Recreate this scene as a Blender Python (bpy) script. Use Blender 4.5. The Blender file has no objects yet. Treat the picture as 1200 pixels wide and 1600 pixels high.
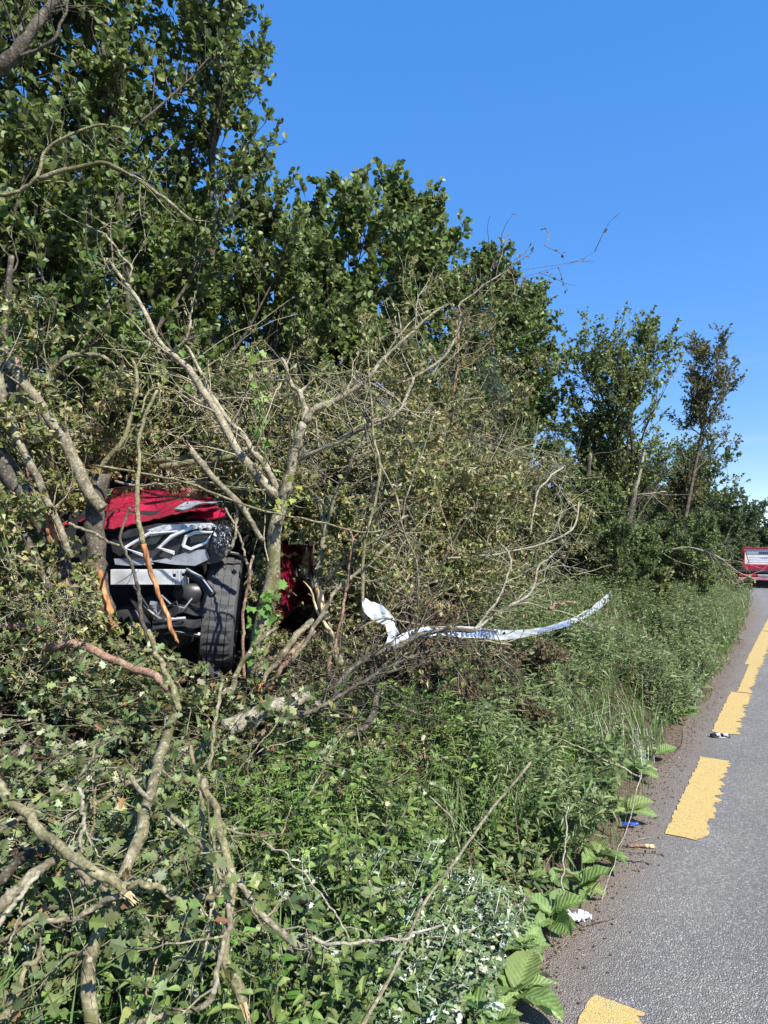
import bpy, math
import numpy as np
from math import radians, sin, cos, pi

S = bpy.context.scene
COL = S.collection
rng = np.random.default_rng(11)

# ---------------------------------------------------------------- camera, sky, sun, exposure
EYE, FPX, HOR = 1.6, 1067.0, 840.0
cam_d = bpy.data.cameras.new('camera')
cam = bpy.data.objects.new('camera', cam_d)
COL.objects.link(cam)
cam.location = (0, 0, EYE)
cam.rotation_euler = (radians(90), 0, 0)
cam_d.sensor_width = 36
cam_d.lens = 36 * FPX / 1600
cam_d.shift_y = 40 / 1600
cam_d.clip_start, cam_d.clip_end = 0.05, 6000
S.camera = cam

SUN_TO = np.array((0.66, -0.74, 1.0)); SUN_TO /= np.linalg.norm(SUN_TO)
W = bpy.data.worlds.new('World'); S.world = W; W.use_nodes = True
nt = W.node_tree; nt.nodes.clear()
sky = nt.nodes.new('ShaderNodeTexSky'); sky.sky_type = 'NISHITA'; sky.sun_disc = False
sky.sun_elevation = math.asin(SUN_TO[2]); sky.sun_rotation = math.atan2(SUN_TO[0], SUN_TO[1])
sky.air_density = 0.85; sky.dust_density = 0.0; sky.ozone_density = 4.5; sky.altitude = 1500
hs = nt.nodes.new('ShaderNodeHueSaturation'); hs.inputs['Saturation'].default_value = 2.32; hs.inputs['Hue'].default_value = .517; hs.inputs['Value'].default_value = 1.95
gm = nt.nodes.new('ShaderNodeGamma'); gm.inputs[1].default_value = .35
bg = nt.nodes.new('ShaderNodeBackground'); bg.inputs['Strength'].default_value = 0.15
ow = nt.nodes.new('ShaderNodeOutputWorld')
nt.links.new(sky.outputs[0], gm.inputs[0]); nt.links.new(gm.outputs[0], hs.inputs['Color']); tcw = nt.nodes.new('ShaderNodeTexCoord'); mpw = nt.nodes.new('ShaderNodeMapping'); mpw.inputs['Scale'].default_value = (3.2, 3.2, 26)
nzw = nt.nodes.new('ShaderNodeTexNoise'); nzw.inputs['Scale'].default_value = 1.3; nzw.inputs['Detail'].default_value = 5
nt.links.new(tcw.outputs['Generated'], mpw.inputs[0]); nt.links.new(mpw.outputs[0], nzw.inputs['Vector'])
rw = nt.nodes.new('ShaderNodeMapRange'); rw.inputs['From Min'].default_value = .52; rw.inputs['From Max'].default_value = .75; rw.inputs['To Max'].default_value = .30; nt.links.new(nzw.outputs[0], rw.inputs[0])
sw = nt.nodes.new('ShaderNodeSeparateXYZ'); nt.links.new(tcw.outputs['Generated'], sw.inputs[0])
ew = nt.nodes.new('ShaderNodeMapRange'); ew.inputs['From Min'].default_value = .30; ew.inputs['From Max'].default_value = .10; nt.links.new(sw.outputs[2], ew.inputs[0])
fw = nt.nodes.new('ShaderNodeMath'); fw.operation = 'MULTIPLY'; nt.links.new(rw.outputs[0], fw.inputs[0]); nt.links.new(ew.outputs[0], fw.inputs[1])
mw = nt.nodes.new('ShaderNodeMix'); mw.data_type = 'RGBA'; nt.links.new(fw.outputs[0], mw.inputs[0]); nt.links.new(hs.outputs[0], mw.inputs[6]); mw.inputs[7].default_value = (2.9, 3.0, 3.1, 1)
nt.links.new(mw.outputs[2], bg.inputs[0]); nt.links.new(bg.outputs[0], ow.inputs[0])

sl = bpy.data.lights.new('sun', 'SUN'); sl.energy = 4.4; sl.angle = radians(0.53); sl.color = (1.0, 0.95, 0.86)
so = bpy.data.objects.new('sun', sl); COL.objects.link(so)
from mathutils import Vector, Matrix
so.rotation_euler = Vector(SUN_TO).to_track_quat('Z', 'Y').to_euler()
so.location = (10, -10, 20)
S.view_settings.view_transform = 'Standard'; S.view_settings.look = 'None'
S.view_settings.exposure = 1.15; S.view_settings.gamma = 1.0; S.view_settings.use_curve_mapping = False
S.cycles.max_bounces = 6; S.cycles.transparent_max_bounces = 8

# ---------------------------------------------------------------- small helpers
def nrm(v): return v / np.maximum(np.linalg.norm(v, axis=-1, keepdims=True), 1e-9)

def P(px, py, Y):
    """point at depth Y (m) on the sight line through photo pixel (px, py)"""
    return np.array(((px - 600) / FPX * Y, Y, EYE - (py - HOR) / FPX * Y))

def tag(o, label=None, cat=None, group=None, kind=None):
    if label: o['label'] = label
    if cat: o['category'] = cat
    if group: o['group'] = group
    if kind: o['kind'] = kind
    return o

def empty(name, loc, label, cat, group=None):
    o = bpy.data.objects.new(name, None); COL.objects.link(o)
    o.location = tuple(loc); o.empty_display_size = 0.2
    bpy_parents[o.name] = np.array(loc, float)
    return tag(o, label, cat, group)
bpy_parents = {}

def mesh_data(name, verts, faces, mats, cols=None, smooth=False, fmat=None, attr=None):
    """faces: list of int arrays (n,k)"""
    verts = np.asarray(verts, np.float32).reshape(-1, 3)
    faces = [np.asarray(f, np.int32) for f in (faces if isinstance(faces, list) else [faces]) if len(f)]
    me = bpy.data.meshes.new(name)
    me.vertices.add(len(verts)); me.vertices.foreach_set('co', verts.ravel())
    loops = np.concatenate([f.ravel() for f in faces])
    tot = np.concatenate([np.full(len(f), f.shape[1], np.int32) for f in faces])
    start = np.concatenate(([0], np.cumsum(tot)[:-1])).astype(np.int32)
    me.loops.add(len(loops)); me.loops.foreach_set('vertex_index', loops)
    me.polygons.add(len(tot)); me.polygons.foreach_set('loop_start', start)
    try: me.polygons.foreach_set('loop_total', tot)
    except Exception: pass
    for m in (mats if isinstance(mats, (list, tuple)) else [mats]): me.materials.append(m)
    if fmat is not None: me.polygons.foreach_set('material_index', np.asarray(fmat, np.int32))
    me.polygons.foreach_set('use_smooth', np.full(len(tot), bool(smooth)))
    me.update(calc_edges=True)
    if cols is not None:
        a = me.attributes.new('tone', 'FLOAT_COLOR', 'POINT')
        c = np.ones((len(verts), 4), np.float32); c[:, :3] = cols; a.data.foreach_set('color', c.ravel())
    if attr is not None:
        for k, v in attr.items():
            a = me.attributes.new(k, 'FLOAT', 'POINT'); a.data.foreach_set('value', np.asarray(v, np.float32))
    me.validate()
    return me

def link(name, me, parent=None, loc=None):
    o = bpy.data.objects.new(name, me); COL.objects.link(o)
    if parent is not None: o.parent = parent
    if loc is not None: o.location = tuple(loc)
    return o

def world_of(parent):
    p = np.zeros(3)
    while parent is not None:
        p = p + np.array(parent.location); parent = parent.parent
    return p

def obj(name, verts, faces, mats, parent=None, **k):
    """mesh object from world-space vertices; below a parent they become local (parents here only translate)"""
    v = np.asarray(verts, float).reshape(-1, 3)
    if parent is not None:
        if parent.get('_rot'): pass
        v = v - world_of(parent)
        return link(name, mesh_data(name, v, faces, mats, **k), parent)
    c = v.mean(0).copy(); c[2] = v[:, 2].min()
    return link(name, mesh_data(name, v - c, faces, mats, **k), None, c)

class MB:
    """collects pieces into one mesh"""
    def __init__(s): s.v = []; s.f = []; s.c = []; s.n = 0
    def add(s, v, f, col=None):
        v = np.asarray(v, float).reshape(-1, 3)
        for a in (f if isinstance(f, list) else [f]):
            if len(a): s.f.append(np.asarray(a, np.int64) + s.n)
        s.v.append(v); s.n += len(v)
        if col is not None: s.c.append(np.broadcast_to(np.asarray(col, float), (len(v), 3)))
        return s
    def box(s, lo, hi, R=None, at=(0, 0, 0), bev=0.0):
        lo = np.array(lo, float); hi = np.array(hi, float)
        if bev <= 0:
            v = np.array([[x, y, z] for x in (lo[0], hi[0]) for y in (lo[1], hi[1]) for z in (lo[2], hi[2])])
            f = [[0, 1, 3, 2], [4, 6, 7, 5], [0, 4, 5, 1], [2, 3, 7, 6], [0, 2, 6, 4], [1, 5, 7, 3]]
            fs = [np.array(f)]
        else:
            c, h = (lo + hi) / 2, (hi - lo) / 2; b = min(bev, h.min() * .95)
            v = []; idx = {}
            for sx in (-1, 1):
                for sy in (-1, 1):
                    for sz in (-1, 1):
                        sg = np.array((sx, sy, sz))
                        for ax in range(3):
                            p = c + sg * (h - b); p[ax] = c[ax] + sg[ax] * h[ax]
                            idx[(sx, sy, sz, ax)] = len(v); v.append(p)
            q, t = [], []
            for ax in range(3):
                a, d = [(1, 2), (2, 0), (0, 1)][ax]
                for sg in (-1, 1):
                    r = []
                    for (i, j) in ((-1, -1), (1, -1), (1, 1), (-1, 1)):
                        k = [0, 0, 0]; k[ax] = sg; k[a] = i; k[d] = j; r.append(idx[(*k, ax)])
                    q.append(r if sg > 0 else r[::-1])
            for ax in range(3):
                a, d = [(1, 2), (2, 0), (0, 1)][ax]
                for i in (-1, 1):
                    for j in (-1, 1):
                        r = []
                        for m, face in ((-1, a), (1, a), (1, d), (-1, d)):
                            k = [0, 0, 0]; k[ax] = m; k[a] = i; k[d] = j; r.append(idx[(*k, face)])
                        q.append(r if i * j > 0 else r[::-1])
            for sx in (-1, 1):
                for sy in (-1, 1):
                    for sz in (-1, 1):
                        r = [idx[(sx, sy, sz, k)] for k in range(3)]
                        t.append(r if sx * sy * sz > 0 else r[::-1])
            v = np.array(v); fs = [np.array(q), np.array(t)]
        if R is not None: v = v @ np.asarray(R).T
        return s.add(v + np.array(at), fs)
    def build(s, name, mats, parent=None, **k):
        if s.c: k['cols'] = np.concatenate(s.c)
        q = [f for f in s.f if f.shape[1] == 4]; t = [f for f in s.f if f.shape[1] == 3]
        r = [f for f in s.f if f.shape[1] not in (3, 4)]
        fs = ([np.concatenate(q)] if q else []) + ([np.concatenate(t)] if t else []) + r
        return obj(name, np.concatenate(s.v), fs, mats, parent, **k)

def tubes(pts, rad, sides):
    """pts (N,P,3), rad (N,P) -> verts, quads"""
    pts = np.asarray(pts, float); rad = np.asarray(rad, float)
    N, Pn, _ = pts.shape
    tan = np.gradient(pts, axis=1); tan = nrm(tan)
    ov = nrm(pts[:, -1] - pts[:, 0] + 1e-6)
    ref = np.where(np.abs(ov[:, 2:3]) < .8, np.array((0, 0, 1.0)), np.array((1.0, 0.2, 0)))[:, None, :]
    b = nrm(np.cross(tan, np.broadcast_to(ref, tan.shape))); n = np.cross(b, tan)
    th = np.arange(sides) / sides * 2 * pi
    v = pts[:, :, None, :] + rad[:, :, None, None] * (np.cos(th)[None, None, :, None] * b[:, :, None, :] + np.sin(th)[None, None, :, None] * n[:, :, None, :])
    base = (np.arange(N) * Pn * sides)[:, None, None]
    i = np.arange(Pn - 1)[None, :, None] * sides; j = np.arange(sides)[None, None, :]; j2 = (j + 1) % sides
    f = np.stack([base + i + j, base + i + j2, base + i + sides + j2, base + i + sides + j], -1).reshape(-1, 4)
    return v.reshape(-1, 3), f

def spline(ctrl, n):
    c = np.asarray(ctrl, float)
    if len(c) == 2: return c[0] + (c[1] - c[0]) * np.linspace(0, 1, n)[:, None]
    e = np.vstack([2 * c[0] - c[1], c, 2 * c[-1] - c[-2]])
    seg = np.linalg.norm(np.diff(c, axis=0), axis=1); cum = np.concatenate(([0], np.cumsum(seg)))
    s = np.linspace(0, cum[-1], n); k = np.clip(np.searchsorted(cum, s, 'right') - 1, 0, len(c) - 2)
    t = ((s - cum[k]) / np.maximum(seg[k], 1e-9))[:, None]
    p0, p1, p2, p3 = e[k], e[k + 1], e[k + 2], e[k + 3]
    return .5 * (2 * p1 + (p2 - p0) * t + (2 * p0 - 5 * p1 + 4 * p2 - p3) * t ** 2 + (3 * p1 - p0 - 3 * p2 + p3) * t ** 3)

# ---------------------------------------------------------------- the lie of the land: s along the road edge, u to its left
DV = np.array((0.525, 0.851)); NV = np.array((0.851, -0.525)); OFF = 0.8
def edge_shift(s):
    s = np.asarray(s, float); a = np.clip(s - 8, 0, 36)
    return .0026 * a ** 2 + np.where(s > 44, (s - 44) * 2 * .0026 * 36, 0)
def fall(s):
    s = np.asarray(s, float); a = np.clip(s - 8, 0, 45)
    return np.maximum(-(.00098 * a ** 2 + np.where(s > 53, (s - 53) * 2 * .00098 * 45, 0)), -7.0)
def bank(u, s=0):
    u = np.asarray(u, float)
    h = np.interp(u, [-400, -8, -7, -.1, .1, .25, .8, 1.5, 2.2, 3.2, 6, 60, 400], [.3, .3, -.02, -.02, .008, .03, .25, .56, .80, .92, 1.0, 1.0, 1.0])
    return h + np.where(u > .3, .04 * np.sin(s * 2.1 + u * 1.7) + .03 * np.sin(s * 4.7 - u * 3.1), 0)
def ground(s, u):
    s = np.asarray(s, float); u = np.asarray(u, float)
    w = u + edge_shift(s)
    x = -NV[0] * (OFF + w) + DV[0] * s; y = -NV[1] * (OFF + w) + DV[1] * s
    d = np.hypot(x, y)
    z = fall(s) + bank(u, s)
    hill = np.clip((d - 250) / 700, 0, 1); z = z + hill * hill * (3 - 2 * hill) * 17
    return np.stack([x, y, z], -1)
def road_pt(s, u, dz=0.0):
    p = ground(s, u); p[..., 2] = fall(s) + dz; return p

# ---------------------------------------------------------------- materials
def new_mat(name):
    m = bpy.data.materials.new(name); m.use_nodes = True
    t = m.node_tree; t.nodes.clear()
    out = t.nodes.new('ShaderNodeOutputMaterial'); b = t.nodes.new('ShaderNodeBsdfPrincipled')
    t.links.new(b.outputs[0], out.inputs[0])
    return m, t, b, out
def N(t, kind, **k):
    n = t.nodes.new('ShaderNode' + kind)
    for a, v in k.items():
        if a in n.inputs: n.inputs[a].default_value = v
        else: setattr(n, a, v)
    return n
def ramp(t, stops, fac, interp='LINEAR'):
    r = t.nodes.new('ShaderNodeValToRGB'); r.color_ramp.interpolation = interp
    e = r.color_ramp.elements
    while len(e) > 1: e.remove(e[-1])
    e[0].position = stops[0][0]; e[0].color = (*stops[0][1], 1)
    for p, c in stops[1:]:
        x = e.new(p); x.color = (*c, 1)
    t.links.new(fac, r.inputs[0]); return r
def mixc(t, fac, a, b, mode='MIX'):
    m = t.nodes.new('ShaderNodeMix'); m.data_type = 'RGBA'; m.blend_type = mode
    for i, v in ((0, fac), (6, a), (7, b)):
        if hasattr(v, 'is_output'): t.links.new(v, m.inputs[i])
        elif i == 0: m.inputs[0].default_value = v
        else: m.inputs[i].default_value = (*v, 1)
    return m.outputs[2]
def bump(t, b, h, strength, dist):
    n = N(t, 'Bump', Strength=strength, Distance=dist); t.links.new(h, n.inputs['Height']); t.links.new(n.outputs[0], b.inputs['Normal'])

def leaf_mat(name, rough, transl, under=None, spec=.5, back=1.12):
    m, t, b, out = new_mat(name)
    a = N(t, 'Attribute', attribute_name='tone'); g = N(t, 'NewGeometry')
    if under is None:
        hv = N(t, 'HueSaturation', Saturation=.8, Value=back); t.links.new(a.outputs['Color'], hv.inputs['Color']); uc = hv.outputs[0]
    else: uc = under
    nz = N(t, 'TexNoise', Scale=60.0, Detail=2.0); tc = N(t, 'TexCoord'); t.links.new(tc.outputs['Object'], nz.inputs['Vector'])
    var = ramp(t, [(.3, (.82, .82, .8)), (.7, (1.12, 1.1, 1.05))], nz.outputs[0])
    c = mixc(t, g.outputs['Backfacing'], a.outputs['Color'], uc)
    c = mixc(t, 1.0, c, var.outputs[0], 'MULTIPLY')
    t.links.new(c, b.inputs['Base Color']); b.inputs['Roughness'].default_value = rough
    b.inputs['Specular IOR Level'].default_value = spec
    tr = N(t, 'BsdfTranslucent'); h2 = N(t, 'HueSaturation', Hue=.485, Saturation=1.15, Value=1.5); t.links.new(c, h2.inputs['Color']); t.links.new(h2.outputs[0], tr.inputs[0])
    mx = t.nodes.new('ShaderNodeMixShader'); mx.inputs[0].default_value = transl
    t.links.new(b.outputs[0], mx.inputs[1]); t.links.new(tr.outputs[0], mx.inputs[2]); t.links.new(mx.outputs[0], out.inputs[0])
    return m
LEAF = leaf_mat('leaf_glossy', .50, .30, spec=.4)
LEAF_DULL = leaf_mat('leaf_dull', .62, .26, spec=.3)
MUGWORT = leaf_mat('mugwort_leaf', .7, .12, under=(.50, .54, .47), spec=.2)
GRASS = leaf_mat('grass_blade', .42, .30, spec=.4)

def bark_mat(name, c_dark, c_mid, c_light, moss=0.0, mossc=(.10, .11, .025), lichen=.35):
    m, t, b, out = new_mat(name)
    tc = N(t, 'TexCoord')
    n1 = N(t, 'TexNoise', Scale=16.0, Detail=8.0, Roughness=.65); t.links.new(tc.outputs['Object'], n1.inputs['Vector'])
    n2 = N(t, 'TexNoise', Scale=95.0, Detail=5.0); t.links.new(tc.outputs['Object'], n2.inputs['Vector'])
    n3 = N(t, 'TexNoise', Scale=5.0, Detail=4.0); t.links.new(tc.outputs['Object'], n3.inputs['Vector'])
    v = N(t, 'TexVoronoi', Scale=42.0); t.links.new(tc.outputs['Object'], v.inputs['Vector'])
    c = ramp(t, [(.32, c_dark), (.5, c_mid), (.68, c_light)], n1.outputs[0]).outputs[0]
    f2 = ramp(t, [(.35, (.55, .55, .55)), (.6, (1.1, 1.1, 1.1))], n2.outputs[0]).outputs[0]
    c = mixc(t, 1.0, c, f2, 'MULTIPLY')
    fl = ramp(t, [(.0, (lichen,) * 3), (.22, (lichen,) * 3), (.3, (0, 0, 0))], v.outputs['Distance']).outputs[0]
    c = mixc(t, fl, c, (.42, .42, .33))
    if moss > 0:
        fm = ramp(t, [(.62 - moss * .35, (0, 0, 0)), (.72 - moss * .3, (.9, .9, .9))], n3.outputs[0]).outputs[0]
        c = mixc(t, fm, c, mossc)
    t.links.new(c, b.inputs['Base Color']); b.inputs['Roughness'].default_value = .82; b.inputs['Specular IOR Level'].default_value = .25
    ad = N(t, 'Math', operation='ADD'); t.links.new(n1.outputs[0], ad.inputs[0]); t.links.new(n2.outputs[0], ad.inputs[1])
    bump(t, b, ad.outputs[0], .7, .006)
    return m
BARK = bark_mat('bark_grey', (.075, .065, .042), (.19, .165, .108), (.31, .275, .19))
BARK_MOSS = bark_mat('bark_mossy', (.07, .062, .036), (.19, .17, .10), (.33, .30, .20), moss=.40, mossc=(.085, .085, .028), lichen=.55)
BARK_DARK = bark_mat('bark_dark', (.035, .03, .024), (.085, .072, .054), (.15, .13, .10), lichen=.2)
BARK_LIGHT = bark_mat('bark_light', (.11, .095, .062), (.28, .245, .165), (.43, .385, .27))
BARK_TWIG = bark_mat('bark_twig', (.20, .175, .11), (.35, .31, .21), (.46, .42, .30), lichen=.2)
BARK_RED = bark_mat('bark_reddish', (.13, .075, .05), (.25, .15, .105), (.33, .24, .17), lichen=.2)
BARK_PALE = bark_mat('bark_pale', (.15, .13, .095), (.29, .265, .20), (.40, .37, .29), lichen=.2)
BARK_GREEN = bark_mat('bark_olive', (.08, .07, .036), (.19, .17, .09), (.30, .275, .165), lichen=.3)

def wood_mat(name, c1, c2, c3):
    m, t, b, out = new_mat(name)
    tc = N(t, 'TexCoord'); mp = N(t, 'Mapping'); mp.inputs['Scale'].default_value = (70, 70, 7)
    t.links.new(tc.outputs['Object'], mp.inputs[0])
    n1 = N(t, 'TexNoise', Scale=1.0, Detail=6.0); t.links.new(mp.outputs[0], n1.inputs['Vector'])
    n2 = N(t, 'TexNoise', Scale=14.0, Detail=4.0); t.links.new(tc.outputs['Object'], n2.inputs['Vector'])
    c = ramp(t, [(.3, c1), (.5, c2), (.7, c3)], n1.outputs[0]).outputs[0]
    f2 = ramp(t, [(.35, (.55, .5, .45)), (.6, (1.05, 1.05, 1.05))], n2.outputs[0]).outputs[0]
    c = mixc(t, 1.0, c, f2, 'MULTIPLY')
    t.links.new(c, b.inputs['Base Color']); b.inputs['Roughness'].default_value = .75
    bump(t, b, n1.outputs[0], .8, .006)
    return m
TORN = wood_mat('torn_wood_orange', (.12, .05, .02), (.42, .185, .065), (.62, .36, .17))
SPLIT = wood_mat('split_wood_pale', (.20, .12, .06), (.50, .36, .20), (.66, .53, .35))

def plain(name, col, rough=.5, metal=0.0, spec=.5, noise=None, scale=20.0, coat=0.0, bumpd=0.0):
    m, t, b, out = new_mat(name)
    b.inputs['Roughness'].default_value = rough; b.inputs['Metallic'].default_value = metal
    b.inputs['Specular IOR Level'].default_value = spec; b.inputs['Coat Weight'].default_value = coat
    tc = N(t, 'TexCoord'); n1 = N(t, 'TexNoise', Scale=scale, Detail=6.0); t.links.new(tc.outputs['Object'], n1.inputs['Vector'])
    lo = noise if noise is not None else tuple(c * .75 for c in col)
    c = ramp(t, [(.35, lo), (.62, col)], n1.outputs[0]); t.links.new(c.outputs[0], b.inputs['Base Color'])
    rr = N(t, 'MapRange'); rr.inputs['To Min'].default_value = max(rough - .12, .03); rr.inputs['To Max'].default_value = min(rough + .15, 1)
    t.links.new(n1.outputs[0], rr.inputs[0]); t.links.new(rr.outputs[0], b.inputs['Roughness'])
    if bumpd > 0: bump(t, b, n1.outputs[0], .6, bumpd)
    return m
RED = plain('red_car_paint', (.45, .018, .065), .33, 0.15, .5, noise=(.28, .012, .042), scale=9, coat=.45)
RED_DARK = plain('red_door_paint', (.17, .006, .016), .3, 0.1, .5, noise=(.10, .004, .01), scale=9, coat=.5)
BLACK = plain('black_plastic', (.032, .032, .035), .38, scale=14, noise=(.016, .016, .018))
BLACK_MATT = plain('black_matt', (.010, .010, .011), .8, scale=30)
GREYP = plain('grey_plastic', (.27, .29, .33), .33, noise=(.17, .185, .21), scale=14)
CHROME = plain('chrome_trim', (.82, .83, .85), .35, .45, noise=(.66, .67, .69))
ALU = plain('aluminium_beam', (.70, .71, .72), .42, .4, noise=(.44, .45, .46), scale=9, bumpd=.006)
RUBBER = plain('tyre_rubber', (.075, .075, .078), .7, spec=.4, noise=(.05, .05, .052), scale=12, bumpd=.001)
GLASS = plain('dark_glass', (.02, .025, .03), .06, spec=.7)
LENSM = plain('headlamp_bulb_plastic', (.55, .56, .57), .2, .3, noise=(.35, .36, .38), scale=60)
STEEL = plain('steel_grey', (.30, .31, .33), .4, .6, scale=25)
TRUCKRED = plain('truck_red', (.42, .02, .05), .4, noise=(.30, .015, .035), scale=5)
TRUCKPINK = plain('truck_worn_red_bumper', (.55, .22, .27), .4, noise=(.42, .12, .17), scale=5)
WHITE = plain('white_panel', (.80, .80, .80), .45, noise=(.70, .71, .72), scale=4)
GREYGLASS = plain('grey_window', (.36, .40, .44), .25, noise=(.30, .34, .38), scale=3)
PAPER = plain('tissue_paper', (.80, .80, .82), .7, noise=(.66, .68, .74), scale=30)
BLUE = plain('blue_print', (.16, .27, .58), .5, noise=(.09, .18, .48), scale=40)
BLUEFOIL = plain('blue_wrapper', (.05, .12, .50), .3, noise=(.03, .05, .2), scale=40)

def soil_mat():
    m, t, b, out = new_mat('soil')
    tc = N(t, 'TexCoord')
    n1 = N(t, 'TexNoise', Scale=3.0, Detail=10.0, Roughness=.7); t.links.new(tc.outputs['Object'], n1.inputs['Vector'])
    n2 = N(t, 'TexNoise', Scale=60.0, Detail=6.0, Roughness=.7); t.links.new(tc.outputs['Object'], n2.inputs['Vector'])
    au = N(t, 'Attribute', attribute_name='udist'); ad = N(t, 'Attribute', attribute_name='far')
    c = ramp(t, [(.3, (.022, .016, .010)), (.5, (.055, .040, .026)), (.7, (.11, .085, .058))], n2.outputs[0]).outputs[0]
    c2 = ramp(t, [(.35, (.07, .05, .036)), (.55, (.17, .13, .10)), (.7, (.26, .21, .17))], n2.outputs[0]).outputs[0]
    f = ramp(t, [(.0, (1, 1, 1)), (.25, (.8, .8, .8)), (.5, (0, 0, 0))], au.outputs['Fac']).outputs[0]
    c = mixc(t, f, c, c2)
    n3 = N(t, 'TexNoise', Scale=.012, Detail=4.0); t.links.new(tc.outputs['Object'], n3.inputs['Vector'])
    g = ramp(t, [(.4, (.07, .11, .035)), (.5, (.16, .20, .07)), (.6, (.10, .14, .05))], n3.outputs[0]).outputs[0]
    c = mixc(t, ad.outputs['Fac'], c, g)
    t.links.new(c, b.inputs['Base Color']); b.inputs['Roughness'].default_value = .95; b.inputs['Specular IOR Level'].default_value = .1
    bump(t, b, n2.outputs[0], .8, .02)
    return m
SOIL = soil_mat()

def road_mat():
    m, t, b, out = new_mat('worn_chip_asphalt')
    tc = N(t, 'TexCoord'); au = N(t, 'Attribute', attribute_name='udist')
    v = N(t, 'TexVoronoi', Scale=112.0, Randomness=1.0); t.links.new(tc.outputs['Object'], v.inputs['Vector'])
    ve = N(t, 'TexVoronoi', Scale=112.0, Randomness=1.0, feature='DISTANCE_TO_EDGE'); t.links.new(tc.outputs['Object'], ve.inputs['Vector'])
    n1 = N(t, 'TexNoise', Scale=1.6, Detail=6.0, Roughness=.6); t.links.new(tc.outputs['Object'], n1.inputs['Vector'])
    n2 = N(t, 'TexNoise', Scale=210.0, Detail=4.0); t.links.new(tc.outputs['Object'], n2.inputs['Vector'])
    sp = N(t, 'SeparateColor'); t.links.new(v.outputs['Color'], sp.inputs[0])
    chip = ramp(t, [(0, (.095, .094, .092)), (.4, (.19, .187, .18)), (.75, (.27, .263, .248)), (1, (.42, .408, .385))], sp.outputs[0]).outputs[0]
    gap = ramp(t, [(.0, (1, 1, 1)), (.06, (.6, .6, .6)), (.16, (0, 0, 0))], ve.outputs['Distance']).outputs[0]
    c = mixc(t, gap, chip, (.055, .053, .050))  # dark chip gaps: tar, with the crevices' shadow put into the colour
    dusty = ramp(t, [(.3, (.0, .0, .0)), (.62, (.42, .42, .42))], n2.outputs[0]).outputs[0]
    c = mixc(t, dusty, c, (.30, .29, .275))
    big = ramp(t, [(.3, (.86, .86, .87)), (.7, (1.12, 1.1, 1.08))], n1.outputs[0]).outputs[0]
    c = mixc(t, 1.0, c, big, 'MULTIPLY')
    tr_ = N(t, 'MapRange'); tr_.interpolation_type = 'SMOOTHSTEP'; tr_.inputs['From Min'].default_value = -.35; tr_.inputs['From Max'].default_value = -1.1; t.links.new(au.outputs['Fac'], tr_.inputs[0])
    c = mixc(t, tr_.outputs[0], c, mixc(t, 1.0, c, (.82, .82, .82), 'MULTIPLY'))
    # dirt washed onto the margin, ragged inner border
    nn = N(t, 'TexNoise', Scale=7.0, Detail=7.0, Roughness=.7); t.links.new(tc.outputs['Object'], nn.inputs['Vector'])
    ma = N(t, 'MapRange'); ma.inputs['To Min'].default_value = -.17; ma.inputs['To Max'].default_value = .17; t.links.new(nn.outputs[0], ma.inputs[0])
    su = N(t, 'Math', operation='ADD'); t.links.new(au.outputs['Fac'], su.inputs[0]); t.links.new(ma.outputs[0], su.inputs[1])
    fd = N(t, 'MapRange'); fd.inputs['From Min'].default_value = -.30; fd.inputs['From Max'].default_value = .0
    t.links.new(su.outputs[0], fd.inputs[0])
    grit = ramp(t, [(.3, (.085, .062, .048)), (.5, (.185, .148, .118)), (.7, (.32, .27, .225))], n2.outputs[0]).outputs[0]
    c = mixc(t, fd.outputs[0], c, grit)
    t.links.new(c, b.inputs['Base Color']); b.inputs['Roughness'].default_value = .8; b.inputs['Specular IOR Level'].default_value = .35
    rise = ramp(t, [(.0, (0, 0, 0)), (.3, (1, 1, 1))], ve.outputs['Distance']).outputs[0]
    h = N(t, 'Math', operation='MULTIPLY_ADD'); t.links.new(rise, h.inputs[0]); h.inputs[1].default_value = .9; t.links.new(sp.outputs[1], h.inputs[2])
    bump(t, b, h.outputs[0], .9, .0042)
    return m
ROAD = road_mat()

def paint_mat():
    m, t, b, out = new_mat('worn_yellow_paint')
    tc = N(t, 'TexCoord')
    v = N(t, 'TexVoronoi', Scale=112.0, feature='DISTANCE_TO_EDGE'); t.links.new(tc.outputs['Object'], v.inputs['Vector'])
    n = N(t, 'TexNoise', Scale=26.0, Detail=8.0, Roughness=.7); t.links.new(tc.outputs['Object'], n.inputs['Vector'])
    c = ramp(t, [(.36, (.36, .26, .10)), (.48, (.58, .40, .11)), (.7, (.66, .48, .17))], n.outputs[0]).outputs[0]
    g = ramp(t, [(0, (.95, .95, .95)), (.10, (.7, .7, .7)), (.16, (0, 0, 0))], v.outputs['Distance']).outputs[0]
    mu = N(t, 'Math', operation='MULTIPLY'); t.links.new(g, mu.inputs[0])
    wear = ramp(t, [(.40, (.25, .25, .25)), (.58, (1, 1, 1))], n.outputs[0]).outputs[0]; t.links.new(wear, mu.inputs[1])
    c = mixc(t, mu.outputs[0], c, (.13, .12, .11))
    t.links.new(c, b.inputs['Base Color']); b.inputs['Roughness'].default_value = .7
    bump(t, b, v.outputs['Distance'], .5, .004)
    return m
YELLOW = paint_mat()

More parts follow.
